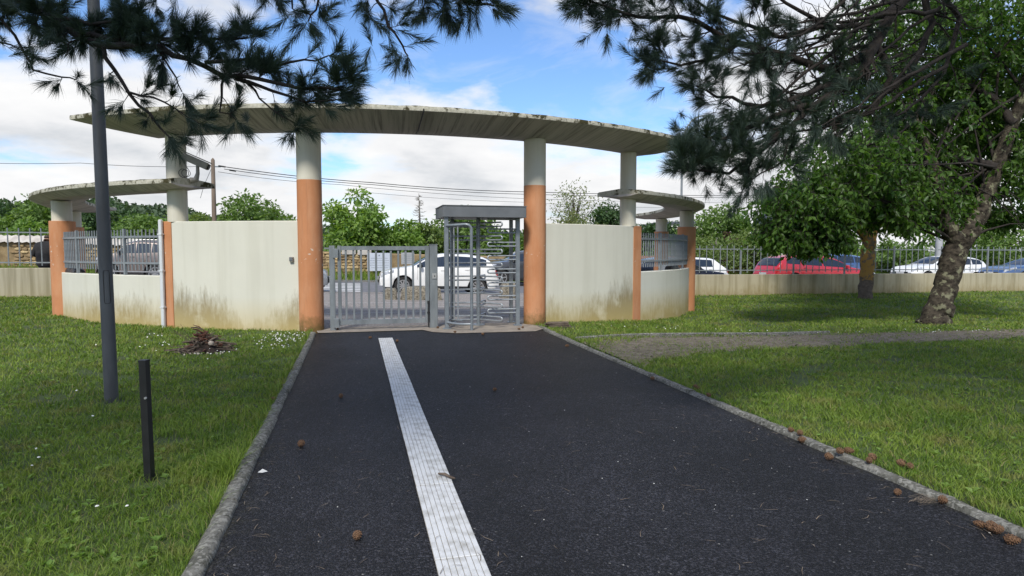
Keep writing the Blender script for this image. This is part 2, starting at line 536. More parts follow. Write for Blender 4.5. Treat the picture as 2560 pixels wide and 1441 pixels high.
def grass_mat():
    m, nt, b = mk('grass_blade')
    b.inputs['Roughness'].default_value = 0.55
    b.inputs['Specular IOR Level'].default_value = 0.3
    geo = nt.nodes.new('ShaderNodeNewGeometry')
    pos = geo.outputs['Position']
    rnd = geo.outputs['Random Per Island']
    f = mth(nt, 'ADD', mth(nt, 'MULTIPLY', noise(nt, 1.3, 5, 0.6, vec=pos), 0.75), mth(nt, 'MULTIPLY', rnd, 0.3))
    col = mix(nt, rampf(nt, f, 0.36, 0.72), (0.082, 0.155, 0.018), (0.245, 0.325, 0.052))
    col = mix(nt, mth(nt, 'MULTIPLY', rampf(nt, noise(nt, 2.6, 4, 0.6, vec=pos), 0.53, 0.68), 0.75), col, (0.21, 0.19, 0.065))
    col = mix(nt, rampf(nt, rnd, 0.955, 0.96), col, (0.28, 0.24, 0.11))
    nt.links.new(col, b.inputs['Base Color'])
    tr = nt.nodes.new('ShaderNodeBsdfTranslucent')
    nt.links.new(mix(nt, 1.0, col, (1.3, 1.4, 0.6, 1), 'MULTIPLY'), tr.inputs[0])
    ms = nt.nodes.new('ShaderNodeMixShader')
    ms.inputs[0].default_value = 0.3
    nt.links.new(b.outputs[0], ms.inputs[1])
    nt.links.new(tr.outputs[0], ms.inputs[2])
    nt.links.new(ms.outputs[0], nt.nodes['Material Output'].inputs[0])


grass_mat()


def trunk_mat(name, c1, c2, lichen, amount, lift=None):
    m, nt, b = mk(name)
    b.inputs['Roughness'].default_value = 0.95
    b.inputs['Specular IOR Level'].default_value = 0.15
    n = noise(nt, 7, 7, 0.7, mapscale=(1, 1, 1.6))
    col = mix(nt, rampf(nt, n, 0.36, 0.62), c1, c2)
    l = rampf(nt, noise(nt, 5.2, 6, 0.62), amount, amount + 0.06)
    if lift is not None:
        geo = nt.nodes.new('ShaderNodeNewGeometry')
        s = nt.nodes.new('ShaderNodeSeparateXYZ')
        nt.links.new(geo.outputs['Position'], s.inputs[0])
        l = mth(nt, 'MULTIPLY', l, mth(nt, 'GREATER_THAN', mth(nt, 'ADD', s.outputs[2], mth(nt, 'MULTIPLY', n, 0.5)), lift))
    col = mix(nt, l, col, lichen)
    nt.links.new(col, b.inputs['Base Color'])
    bump(nt, b, noise(nt, 26, 7, 0.7, mapscale=(1, 1, 2.2)), 1.0, 0.05)


trunk_mat('cherry_bark', (0.016, 0.013, 0.010), (0.105, 0.088, 0.066), (0.24, 0.235, 0.15), 0.545)
trunk_mat('lichen_bark', (0.11, 0.085, 0.07), (0.19, 0.155, 0.125), (0.36, 0.215, 0.065), 0.44, 0.72)
trunk_mat('grey_bark', (0.05, 0.042, 0.035), (0.10, 0.085, 0.07), (0.14, 0.14, 0.10), 0.62)
pm('dead_bark', (0.22, 0.20, 0.17), (0.14, 0.125, 0.105), 4, 0.95)


def paint(name, c, rough=0.28, metal=0.0):
    m, nt, b = mk(name)
    b.inputs['Base Color'].default_value = (*c, 1)
    b.inputs['Roughness'].default_value = rough
    b.inputs['Metallic'].default_value = metal
    b.inputs['Coat Weight'].default_value = 0.6
    b.inputs['Coat Roughness'].default_value = 0.06
    f = noise(nt, 2.5, 5)
    nt.links.new(mix(nt, rampf(nt, f, 0.4, 0.75), c, tuple(v * 0.9 + 0.01 for v in c)), b.inputs['Base Color'])


paint('paint_white', (0.78, 0.78, 0.76))
paint('paint_brown', (0.19, 0.15, 0.13), 0.35, 0.3)
paint('paint_charcoal', (0.055, 0.058, 0.065), 0.3, 0.3)
paint('paint_silver', (0.42, 0.44, 0.46), 0.3, 0.5)
paint('paint_navy', (0.012, 0.016, 0.034), 0.25)
paint('paint_red', (0.48, 0.022, 0.035), 0.28)
paint('paint_blue', (0.06, 0.12, 0.26), 0.3, 0.3)
pm('tyre', (0.018, 0.018, 0.018), (0.026, 0.026, 0.025), 20, 0.85)
pm('rim', (0.48, 0.48, 0.48), None, 10, 0.35, metal=0.6)
pm('trim_black', (0.012, 0.012, 0.013), None, 10, 0.5)
pm('tail_red', (0.42, 0.015, 0.015), None, 10, 0.2)
pm('lamp_clear', (0.55, 0.57, 0.6), (0.25, 0.27, 0.3), 14, 0.12)
pm('plate_white', (0.65, 0.65, 0.62), None, 10, 0.4)
m_, nt_, b_ = mk('car_glass')
b_.inputs['Base Color'].default_value = (0.018, 0.022, 0.026, 1)
b_.inputs['Roughness'].default_value = 0.04
b_.inputs['Specular IOR Level'].default_value = 0.9
m_, nt_, b_ = mk('window_glass')
b_.inputs['Base Color'].default_value = (0.02, 0.024, 0.03, 1)
b_.inputs['Roughness'].default_value = 0.08


# ------------------------------------------------------------------ mesh helpers
COL = sc.collection


class MB:
    def __init__(s):
        s.v, s.f, s.m, s.uv = [], [], [], None

    def add(s, vs, fs, mi=0):
        o = len(s.v)
        s.v += [tuple(p) for p in vs]
        s.f += [tuple(i + o for i in f) for f in fs]
        s.m += [mi] * len(fs)
        return s

    def box(s, c, size, rz=0.0, mi=0, M=None):
        x, y, z = size[0] / 2, size[1] / 2, size[2] / 2
        vs = [Vector((a * x, b * y, d * z)) for d in (-1, 1) for b in (-1, 1) for a in (-1, 1)]
        if M is None:
            M = Matrix.Rotation(rz, 3, 'Z')
        c = Vector(c)
        vs = [M @ v + c for v in vs]
        return s.add(vs, [(0, 2, 3, 1), (4, 5, 7, 6), (0, 1, 5, 4), (2, 6, 7, 3), (0, 4, 6, 2), (1, 3, 7, 5)], mi)

    def cbox(s, c, size, ch=0.01, rz=0.0, mi=0, M=None):
        """Box with chamfered upright edges and a chamfered top."""
        x, y, z = size[0] / 2, size[1] / 2, size[2] / 2
        ch = min(ch, x * 0.6, y * 0.6, z * 0.6)
        ring = [(-x + ch, -y), (x - ch, -y), (x, -y + ch), (x, y - ch), (x - ch, y), (-x + ch, y), (-x, y - ch), (-x, -y + ch)]
        ring2 = [(a * (x - ch) / x, b * (y - ch) / y) for a, b in ring]
        vs = [Vector((a, b, -z)) for a, b in ring] + [Vector((a, b, z - ch)) for a, b in ring] + [Vector((a, b, z)) for a, b in ring2]
        if M is None:
            M = Matrix.Rotation(rz, 3, 'Z')
        c = Vector(c)
        vs = [M @ v + c for v in vs]
        fs = [tuple(range(7, -1, -1)), tuple(range(16, 24))]
        for k in range(8):
            j = (k + 1) % 8
            fs += [(k, j, 8 + j, 8 + k), (8 + k, 8 + j, 16 + j, 16 + k)]
        return s.add(vs, fs, mi)

    def tube(s, pts, r, n=8, mi=0, cap=True):
        pts = [Vector(p) for p in pts]
        rs = r if isinstance(r, (list, tuple)) else [r] * len(pts)
        o = len(s.v)
        up = None
        N = len(pts)
        for i, p in enumerate(pts):
            t = (pts[min(i + 1, N - 1)] - pts[max(i - 1, 0)])
            if t.length < 1e-9:
                t = Vector((0, 0, 1))
            t.normalize()
            if up is None:
                up = Vector((0, 0, 1)) if abs(t.z) < 0.9 else Vector((1, 0, 0))
            a = t.cross(up)
            if a.length < 1e-6:
                a = t.orthogonal()
            a.normalize()
            b = a.cross(t)
            up = b
            for k in range(n):
                an = 2 * pi * k / n
                s.v.append(tuple(p + (a * cos(an) + b * sin(an)) * rs[i]))
        for i in range(N - 1):
            for k in range(n):
                j = (k + 1) % n
                s.f.append((o + i * n + k, o + i * n + j, o + (i + 1) * n + j, o + (i + 1) * n + k))
                s.m.append(mi)
        if cap:
            s.f.append(tuple(o + k for k in range(n - 1, -1, -1)))
            s.f.append(tuple(o + (N - 1) * n + k for k in range(n)))
            s.m += [mi, mi]
        return s

    def lathe(s, c, prof, n=24, mi=0, axis='Z', M=None):
        """prof: list of (radius, height)"""
        c = Vector(c)
        o = len(s.v)
        for r, z in prof:
            for k in range(n):
                a = 2 * pi * k / n
                p = Vector((r * cos(a), r * sin(a), z))
                if axis == 'Y':
                    p = Vector((p.x, p.z, p.y))
                if M is not None:
                    p = M @ p
                s.v.append(tuple(p + c))
        for i in range(len(prof) - 1):
            for k in range(n):
                j = (k + 1) % n
                s.f.append((o + i * n + k, o + i * n + j, o + (i + 1) * n + j, o + (i + 1) * n + k))
                s.m.append(mi)
        s.f.append(tuple(o + k for k in range(n - 1, -1, -1)))
        s.f.append(tuple(o + (len(prof) - 1) * n + k for k in range(n)))
        s.m += [mi, mi]
        return s

    def grid(s, rows, mi=0, close=False):
        """rows of equal length"""
        o = len(s.v)
        w = len(rows[0])
        for r in rows:
            s.v += [tuple(p) for p in r]
        for i in range(len(rows) - 1):
            for k in range(w if close else w - 1):
                j = (k + 1) % w
                s.f.append((o + i * w + k, o + i * w + j, o + (i + 1) * w + j, o + (i + 1) * w + k))
                s.m.append(mi)
        return s


def origin_of(o):
    p = Vector((0, 0, 0))
    while o is not None:
        p += o.location
        o = o.parent
    return p


def setmat(me, mats):
    if isinstance(mats, str):
        mats = [mats]
    for m in mats:
        me.materials.append(MATS[m])


def smooth(me, angle=40):
    me.polygons.foreach_set('use_smooth', [True] * len(me.polygons))
    try:
        me.set_sharp_from_angle(angle=rad(angle))
    except Exception:
        pass


def build(name, mb, mats, parent=None, origin=None, local=False, sm=None, uv=None):
    me = bpy.data.meshes.new(name)
    off = Vector((0, 0, 0))
    if not local:
        if parent is not None:
            off = origin_of(parent)
        elif origin is not None:
            off = Vector(origin)
    vs = [(a - off.x, b - off.y, c - off.z) for a, b, c in mb.v] if off.length else mb.v
    me.from_pydata(vs, [], mb.f)
    setmat(me, mats)
    if len(me.materials) > 1:
        me.polygons.foreach_set('material_index', mb.m)
    if uv is not None:
        lay = me.uv_layers.new(name='UVMap')
        li = np.empty(len(me.loops), dtype=np.int32)
        me.loops.foreach_get('vertex_index', li)
        lay.data.foreach_set('uv', np.asarray(uv, dtype=np.float32)[li].ravel())
    me.validate()
    me.update()
    if sm:
        smooth(me, sm)
    o = bpy.data.objects.new(name, me)
    COL.objects.link(o)
    if parent is not None:
        o.parent = parent
    elif origin is not None:
        o.location = origin
    return o


def build_np(name, V, T, mat, parent=None, origin=None, sm=False):
    """V (n,3), T (m,3 or 4)"""
    off = np.zeros(3)
    if parent is not None:
        off = np.array(origin_of(parent))
    elif origin is not None:
        off = np.array(origin)
    V = np.asarray(V, dtype=np.float64) - off
    k = T.shape[1]
    me = bpy.data.meshes.new(name)
    me.vertices.add(len(V))
    me.vertices.foreach_set('co', V.astype(np.float32).ravel())
    me.loops.add(T.size)
    me.loops.foreach_set('vertex_index', T.astype(np.int32).ravel())
    me.polygons.add(len(T))
    me.polygons.foreach_set('loop_start', np.arange(0, T.size, k, dtype=np.int32))
    me.polygons.foreach_set('loop_total', np.full(len(T), k, dtype=np.int32))
    setmat(me, mat)
    me.update(calc_edges=True)
    if sm:
        smooth(me)
    o = bpy.data.objects.new(name, me)
    COL.objects.link(o)
    if parent is not None:
        o.parent = parent
    elif origin is not None:
        o.location = origin
    return o


def thing(name, label, cat, loc, rz=0.0, group=None):
    o = bpy.data.objects.new(name, None)
    o.empty_display_size = 0.2
    COL.objects.link(o)
    o.location = loc
    o.rotation_euler = (0, 0, rz)
    return tag(o, label, cat, group)


def tag(o, label, cat, group=None):
    o['label'] = label
    o['category'] = cat
    if group:
        o['group'] = group
    return o


def struct(o):
    o['kind'] = 'structure'
    return o


def stuff(o, label=None, cat=None):
    o['kind'] = 'stuff'
    if label:
        o['label'] = label
        o['category'] = cat
    return o


def share(o, parent=None, name=None):
    c = o.copy()
    COL.objects.link(c)
    c.parent = parent
    return c


# ------------------------------------------------------------------ the ground
def axis(*segs):
    out = []
    for a, b, n in segs:
        out += list(np.linspace(a, b, n, endpoint=False))
    out.append(segs[-1][1])
    return sorted(set(round(float(v), 4) for v in out))


def sheet(name, xs, ys, fz, mat, hole=None):
    X, Y = np.meshgrid(xs, ys)
    Z = fz(X, Y)
    V = np.stack([X.ravel(), Y.ravel(), Z.ravel()], 1)
    nx, ny = len(xs), len(ys)
    i, j = np.meshgrid(np.arange(nx - 1), np.arange(ny - 1))
    a = (j * nx + i).ravel()
    T = np.stack([a, a + 1, a + 1 + nx, a + nx], 1)
    if hole is not None:
        cx = (X[:-1, :-1] + X[1:, 1:]).ravel() / 2
        cy = (Y[:-1, :-1] + Y[1:, 1:]).ravel() / 2
        T = T[~hole(cx, cy)]
    return struct(build_np(name, V, T, mat, sm=True))


def hill(x, y):
    return 12.5 * np.exp(-(((x + 88) / 46) ** 2 + ((y - 250) / 60) ** 2)) + 5 * np.exp(-(((x + 230) / 90) ** 2 + ((y - 260) / 60) ** 2)) + 9 * np.exp(-(((x - 10) / 160) ** 2 + ((y - 330) / 60) ** 2))


def base_z(X, Y):
    return np.where((Y > 36) | (np.abs(X) > 118), street(X) - 0.06, -0.8) - 0.35 * (np.hypot(X, Y - 20) > 90) + hill(X, Y)


sheet('ground', axis((-900, -60, 24), (-60, 60, 60), (60, 900, 24)), axis((-600, -20, 12), (-20, 60, 40), (60, 900, 40)), base_z, 'field')


def inside_court(x, y):
    return ((x - MIDX) / EA) ** 2 + ((y - YC) / EB) ** 2 < 1.0


def lawn_z(X, Y):
    z = gz(X, Y) + 0.012 * np.sin(X * 2.1 + Y) * np.sin(Y * 1.7)
    return z


lx = axis((-45, -12, 22), (-12, PL - 0.14, 46), (PL - 0.14, PL - 0.06, 1), (PL - 0.06, PR + 0.06, 8), (PR + 0.06, PR + 0.14, 1), (PR + 0.14, 14, 44), (14, 45, 20))
sheet('lawn', lx, axis((-16, 0, 16), (0, 22.0, 88)), lawn_z, 'soil_lawn',
      hole=lambda x, y: ((x > PL - 0.06) & (x < PR + 0.06) & (y < 13)) | inside_court(x, y))
sheet('path', [PL - 0.02, 0.0, 1.0, 2.0, 3.0, PR + 0.02], axis((-16, 12.0, 28)), lambda X, Y: 0.0 * X - 0.004, 'asphalt')


def court_z(X, Y):
    return street(X) * sstep(14, 22.4, Y) - 0.004


ph = np.linspace(-pi / 2, pi / 2, 41)
rows = []
for t in np.linspace(0, 1, 13):
    row = []
    for p in ph:
        q, _ = ell(float(p), 0.02)
        yb = 22.3
        x = q.x
        y = q.y + (yb - q.y) * t
        row.append((x, y, float(court_z(np.array(x), np.array(y)))))
    rows.append(row)
struct(build('forecourt', MB().grid(rows), 'forecourt_tarmac', sm=30))
# thin pale joints across the forecourt
for k, y in enumerate((14.2, 15.6, 16.9, 18.4)):
    w = EA * sqrt(max(0, 1 - ((y - YC) / EB) ** 2)) - 0.3
    xs = np.linspace(MIDX - w, MIDX + w, 12)
    mb = MB().grid([[(x, y + d, float(court_z(np.array(x), np.array(y))) + 0.004) for x in xs] for d in (-0.02, 0.02)])
    struct(build('forecourt_joint', mb, 'road_paint'))

sxs = axis((-120, 120, 60))
sheet('pavement', sxs, [22.3, 22.5, 22.75], lambda X, Y: street(X) + 0.0 * Y, 'forecourt_tarmac')
mb = MB()
mb.grid([[(x, y, float(street(np.array(x))) + z) for x in sxs] for y, z in ((22.75, 0.0), (22.87, -0.002), (22.90, -0.03), (22.90, -0.11))])
struct(build('street_kerb', mb, 'kerb_concrete'))
sheet('road', sxs, axis((22.88, 32.2, 6)), lambda X, Y: street(X) - 0.10 + 0.0 * Y, 'road_tarmac')
sheet('verge', sxs, axis((32.2, 34.6, 4)), lambda X, Y: street(X) - 0.06 + 0.06 * (Y - 32.2), 'soil_lawn')
mb = MB()
mb.grid([[(x, y, float(street(np.array(x))) + z) for x in sxs] for y, z in ((32.18, -0.11), (32.18, -0.02), (32.34, -0.015), (32.34, -0.1))])
struct(build('street_kerb', mb, 'kerb_concrete'))
for k in range(7):
    y0 = 23.6 + k * 1.05
    xs = np.linspace(-3.7, 0.2, 5)
    mb = MB().grid([[(x + (y - 23) * 0.0, y, float(street(np.array(x))) - 0.095) for x in xs] for y in (y0, y0 + 0.5)])
    struct(build('crossing_stripe', mb, 'road_paint'))

# gravel path running off to the right of the asphalt path
gpa = [(3.5, 9.9), (4.74, 10.2), (8.36, 10.7), (13.2, 10.2), (20, 9.6), (26, 9.0)]
gpb = [(3.5, 7.3), (3.9, 7.9), (6.75, 8.65), (11.4, 8.76), (17, 8.3), (26, 7.6)]


def samp(poly, t):
    f = t * (len(poly) - 1)
    i = min(int(f), len(poly) - 2)
    u = f - i
    return (poly[i][0] * (1 - u) + poly[i + 1][0] * u, poly[i][1] * (1 - u) + poly[i + 1][1] * u)


rows = []
for k in range(9):
    u = k / 8
    row = []
    for i in range(73):
        a, b = samp(gpa, i / 72), samp(gpb, i / 72)
        x, y = a[0] * (1 - u) + b[0] * u, a[1] * (1 - u) + b[1] * u
        edge = min(u, 1 - u)
        y += 0.10 * sin(i * 1.3 + k) * (1 if 0 < k < 8 else 2.2)
        row.append((x, y, float(gz(np.array(x), np.array(y))) + (0.02 if 0 < k < 8 else -0.02)))
    rows.append(row)
struct(build('gravel_path', MB().grid(rows), 'gravel', sm=30))


def on_gravel(x, y):
    x = np.asarray(x, float)
    ya = np.interp(x, [p[0] for p in gpa], [p[1] for p in gpa])
    yb = np.interp(x, [p[0] for p in gpb], [p[1] for p in gpb])
    return (x > 3.4) & (y < ya) & (y > yb)


# loose stones on it
n = 5200
gx = 3.5 + rng.random(n) ** 1.3 * 16
ya = np.interp(gx, [p[0] for p in gpa], [p[1] for p in gpa])
yb = np.interp(gx, [p[0] for p in gpb], [p[1] for p in gpb])
gy = yb + (ya - yb) * rng.random(n)
s = rng.uniform(0.008, 0.024, n)
gz0 = gz(gx, gy) + 0.02
base = np.array([[1, 0, 0], [-0.5, 0.87, 0], [-0.5, -0.87, 0], [0.1, 0, 0.8]])
an = rng.random(n) * 6.28
ca, sa = np.cos(an)[:, None], np.sin(an)[:, None]
bx = base[None, :, 0] * ca - base[None, :, 1] * sa
by = base[None, :, 0] * sa + base[None, :, 1] * ca
V = np.stack([gx[:, None] + bx * s[:, None], gy[:, None] + by * s[:, None], gz0[:, None] + base[None, :, 2] * s[:, None] + 0 * bx], 2).reshape(-1, 3)
T = (np.array([[0, 1, 3], [1, 2, 3], [2, 0, 3]])[None] + 4 * np.arange(n)[:, None, None]).reshape(-1, 3)
stuff(build_np('gravel_stones', V, T, 'gravel'), 'loose grey brown gravel scattered along the side path', 'gravel')

# kerb stones along both edges of the path
for side, xk in (('left', PL - 0.055), ('right', PR + 0.055)):
    par = bpy.data.objects.new('kerb', None)
    COL.objects.link(par)
    par.location = (xk, 0, 0)
    struct(par)
    y = -6.0
    protos = []
    for v in range(4):
        mb = MB()
        for i in range(11):
            pass
        rows = []
        for i in range(13):
            yy = -0.495 + 0.99 * i / 12
            jit = lambda a: R.uniform(-a, a)
            rows.append([(-0.066 + jit(.004), yy, -0.2), (-0.064 + jit(.005), yy, 0.008 + jit(.006)), (-0.045 + jit(.004), yy, 0.030 + jit(.006)),
                         (0.0, yy, 0.035 + jit(.007)), (0.046 + jit(.004), yy, 0.028 + jit(.006)), (0.066 + jit(.006), yy, 0.006 + jit(.006)), (0.068, yy, -0.2)])
        mb.grid(rows)
        k0 = len(rows[0])
        mb.f.append(tuple(range(k0)))
        mb.m.append(0)
        mb.f.append(tuple((12 * k0 + i) for i in range(k0 - 1, -1, -1)))
        mb.m.append(0)
        protos.append(mb)
    meshes = []
    i = 0
    while y < 11.9:
        if i < 4:
            o = build('kerb_stone', protos[i], 'kerb_concrete', parent=par, local=True, sm=50)
            meshes.append(o)
        else:
            o = share(meshes[i % 4], par)
            o.rotation_euler = (0, 0, 0)
        flare = 0.16 * max(0, (y - 9.5) / 2.4) ** 2 * (1 if side == 'right' else -0.15)
        o.location = (R.uniform(-.006, .006) + flare, y + 0.5, R.uniform(-.010, .004))
        o.scale = (0.80, 1, 1)
        o.rotation_euler = (R.uniform(-.006, .006), R.uniform(-.03, .03), R.uniform(-.006, .006) - flare * 0.6)
        y += 1.0
        i += 1
# the low edging of the gravel path
par = bpy.data.objects.new('gravel_edging', None)
COL.objects.link(par)
par.location = (3.6, 9.4, 0)
struct(par)
for i in range(6):
    a, b = samp(gpa, i / 14), samp(gpa, (i + 1) / 14)
    za, zb = float(gz(np.array(a[0]), np.array(a[1]))), float(gz(np.array(b[0]), np.array(b[1])))
    d = Vector((b[0] - a[0], b[1] - a[1], zb - za))
    c = (Vector((*a, za)) + Vector((*b, zb))) / 2 + Vector((0, 0.06, 0.02))
    M = Matrix.Rotation(math.atan2(d.y, d.x), 3, 'Z') @ Matrix.Rotation(-math.atan2(d.z, d.xy.length), 3, 'Y')
    build('edging_stone', MB().cbox(c, (d.length - 0.02, 0.05, 0.09), 0.012, M=M), 'kerb_concrete', parent=par)

# threshold slabs under gate and turnstile
mb = MB()
mb.add([(PL + 0.02, 11.98, 0.006), (1.2, 11.98, 0.006), (1.35, 11.62, 0.006), (1.75, 11.35, 0.006), (3.2, 11.30, 0.006), (3.7, 11.95, 0.006), (3.7, 12.75, 0.006), (PL - 0.1, 12.75, 0.006)],
       [tuple(range(8))])
struct(build('threshold_slab', mb, 'slab_concrete'))

# ------------------------------------------------------------------ tactile strip
ts = thing('tactile_strip', 'white ribbed guide strip running up the dark asphalt path to the gate', 'guide strip', (0.468, 3, 0))
y = -2.0
first = None
while y < 11.0:
    if first is None:
        mb = MB()
        mb.box((0, 0, 0.003), (0.236, 0.986, 0.006), mi=1)
        for k in range(8):
            xx = -0.118 + 0.0295 * (k + 0.5)
            w = 0.0268
            mb.cbox((xx, 0, 0.0075), (w, 0.99, 0.009), 0.003)
        first = build('strip_panel', mb, ['tactile_white', 'tactile_groove'], parent=ts, local=True)
        o = first
    else:
        o = share(first, ts)
    o.location = (R.uniform(-.002, .002), y + 0.5 - 3, 0)
    y += 1.0

# ------------------------------------------------------------------ the portal
PM, PE, PS, PRR = rad(13.57), rad(30.9), rad(57.6), rad(86)


def column(parent, phi, r_white, r_orange, z_split, z_top, z_bot, mat_o='orange_paint', off=0.0):
    q, n = ell(phi, off)
    if r_orange:
        build('column_base', MB().lathe((q.x, q.y, 0), [(r_orange, z_bot), (r_orange, z_split - 0.006), (r_orange - 0.006, z_split)], 32), mat_o, parent=parent, sm=35)
    build('column', MB().lathe((q.x, q.y, 0), [(r_white, z_split - 0.02), (r_white, z_top)], 32), 'white_column', parent=parent, sm=35)


def canopy(name, parent, p0, p1, wo, wi, zb, zt, rise0=0.0, rise1=0.0, bw=0.24, n=60, crack=None):
    """Ring-shaped slab: flat underside over the columns, sloping out to a thin rim."""
    mb, rim, uv, uvr = MB(), MB(), [], []
    rows, rrows = [], []
    L = 0.0
    prev = None
    edge = 0.075
    for i in range(n + 1):
        t = i / n
        phi = p0 + (p1 - p0) * t
        q, nn = ell(phi)
        if prev is not None:
            L += (q - prev).length
        prev = q
        e0, e1 = min(1, t / 0.055), min(1, (1 - t) / 0.055)
        zbb = zb + (zt - edge - 0.02 - zb) * ((1 - e0) * rise0 + (1 - e1) * rise1)
        jw = 0.0
        sec = [(wo + jw, zt - edge), (bw, zbb), (-bw, zbb), (-wi, zt - edge)]
        rows.append([(q.x + nn.x * w, q.y + nn.y * w, z) for w, z in sec])
        uv += [(L, 1.0), (L, 0.3), (L, -0.3), (L, -1.0)]
        top = [(wo + jw - 0.0, zt - edge), (wo + .004, zt - edge * .5), (wo - .004, zt + R.uniform(-.004, .004)), (wo - 0.05, zt + 0.012 + R.uniform(-.004, .010)), (0, zt + 0.06),
               (-wi + 0.05, zt + 0.02), (-wi, zt), (-wi, zt - edge)]
        rrows.append([(q.x + nn.x * w, q.y + nn.y * w, z) for w, z in top])
    mb.grid(rows)
    mb.f += [(0, 1, 2, 3)]
    mb.m += [0]
    o0 = n * 4
    mb.f += [(o0 + 3, o0 + 2, o0 + 1, o0)]
    mb.m += [0]
    s_ = build('soffit', mb, 'canopy_concrete', parent=parent, sm=20, uv=uv)
    rim.grid(rrows)
    k = len(rrows[0])
    rim.f += [tuple(range(k - 1, -1, -1)), tuple(n * k + j for j in range(k))]
    rim.m += [0, 0]
    build(name, rim, 'canopy_rim', parent=parent, sm=30)
    return s_


portal = thing('entrance_canopy', 'tall curved concrete canopy on four round columns above gate and turnstile', 'canopy', (MIDX, 12.4, 0))
phi_t = math.asin(5.8 / EA)
canopy('roof_slab', portal, -phi_t, phi_t, 1.0, 0.9, 3.70, 3.97, 0.85, 0.85, n=90)
for s_ in (-1, 1):
    column(portal, s_ * PM, 0.222, 0.224, 2.79, 3.70, -0.1)
    column(portal, s_ * (PE - rad(.3)), 0.18, None, 2.055, 3.70, 0, off=-0.06)
# the open joint across the canopy
q0, nn = ell(rad(-1.0))
mb = MB()
pts = []
for w, z in ((1.012, 3.93), (1.006, 3.885), (0.62, 3.79), (0.24, 3.695), (-0.1, 3.697)):
    pts.append((q0.x + nn.x * w + (1 - w) * -0.05, q0.y + nn.y * w, z))
build('joint', MB().tube(pts, 0.012, 5), 'trim_black', parent=portal)


def arc_wall(name, parent, p0, p1, z0, z1, th, mat, n=14, off=0.0, sm=25, zfun=None):
    rows = []
    for i in range(n + 1):
        phi = p0 + (p1 - p0) * i / n
        q, nn = ell(phi, off)
        zt = z1
        rows.append([(q.x + nn.x * w, q.y + nn.y * w, z) for w, z in ((th / 2, z0), (th / 2, zt - 0.012), (th / 2 - 0.012, zt), (-th / 2 + 0.012, zt), (-th / 2, zt - 0.012), (-th / 2, z0))])
    mb = MB().grid(rows, close=True)
    mb.f += [tuple(range(5, -1, -1)), tuple(n * 6 + k for k in range(6))]
    mb.m += [0, 0]
    return build(name, mb, mat, parent=parent, sm=sm)


for s_, lab, ma in ((-1, 'cream rendered wall panel left of the gate with brown algae stains and orange end', 'cream_a'),
                    (1, 'cream rendered wall panel right of the turnstile with ochre stains at its foot', 'cream_b')):
    q, _ = ell(s_ * rad(22))
    w = thing('gate_wall', lab, 'wall', (q.x, q.y, 0))
    arc_wall('wall', w, s_ * (PM + rad(1.1)), s_ * (PE - rad(0.3)), -0.4, 2.04, 0.20, ma)
    arc_wall('end_pilaster', w, s_ * (PE - rad(0.3)), s_ * (PE + rad(1.5)), -0.4, 2.046, 0.23, 'orange_paint_clean', n=3)

# side shelters: two columns and a ring-shaped canopy each
for s_, lab in ((-1, 'low curved concrete canopy on orange and white columns at the left end'),
                (1, 'low curved concrete canopy on orange and white columns at the right end')):
    q, _ = ell(s_ * PS)
    t = thing('side_canopy', lab, 'canopy', (q.x, q.y, 0))
    canopy('roof_slab', t, s_ * rad(28.3), s_ * rad(95), 0.48, 0.66, 2.62, 2.80, 0.75, 0.75, n=60)
    column(t, s_ * PS, 0.20, 0.255, 2.15, 2.60, -0.4, 'orange_paint_clean')
    column(t, s_ * PRR, 0.20, 0.255, 2.15, 2.60, -0.4, 'orange_paint_clean')

# low curved walls with railings
for s_, lab, ma, lab2 in ((-1, 'low curved cream wall between the downpipe and the far left orange column', 'cream_c', 'grey curved bar railing in front of the brown car'),
                          (1, 'low curved pale wall beside the right orange pilaster', 'cream_d', 'grey curved bar railing on the low wall at the right')):
    q, _ = ell(s_ * rad(45))
    w = thing('low_wall', lab, 'wall', (q.x, q.y, 0))
    arc_wall('wall', w, s_ * (PE + rad(1.6)), s_ * (PS - rad(0.3)), -0.5, 1.0, 0.20, ma, n=16)
    arc_wall('wall', w, s_ * (PS + rad(1.0)), s_ * (PRR - rad(1.0)), -0.5, 0.98, 0.20, ma, n=10)
    r = thing('curved_railing', lab2, 'railing', (q.x, q.y, 1.0))
    p0, p1 = s_ * (PE + rad(1.9)), s_ * (PS - rad(1.6))
    for zr in (1.24, 1.76):
        rows = []
        for i in range(25):
            phi = p0 + (p1 - p0) * i / 24
            qq, nn = ell(phi, 0.04)
            rows.append([(qq.x + nn.x * a, qq.y + nn.y * a, zr + b) for a, b in ((-.022, -.02), (.022, -.02), (.022, .02), (-.022, .02))])
        build('rail', MB().grid(rows, close=True), 'railing_paint', parent=r)
    proto = None
    nb = 36
    for i in range(nb):
        phi = p0 + (p1 - p0) * (i + 0.5) / nb
        qq, nn = ell(phi, 0.04)
        if i in (9, 27):
            b_ = build('post', MB().box((0, 0, 0), (0.05, 0.05, 0.92), mi=0), 'railing_paint', parent=r, local=True)
            b_.location = Vector((qq.x, qq.y, 1.46)) - r.location
            b_.rotation_euler = (0, 0, phi)
            continue
        if proto is None:
            proto = build('bar', MB().tube([(0, 0, -0.4), (0, 0, 0.4)], 0.014, 8), 'railing_paint', parent=r, local=True, sm=40)
            b_ = proto
        else:
            b_ = share(proto, r)
        b_.location = Vector((qq.x, qq.y, 1.50)) - r.location

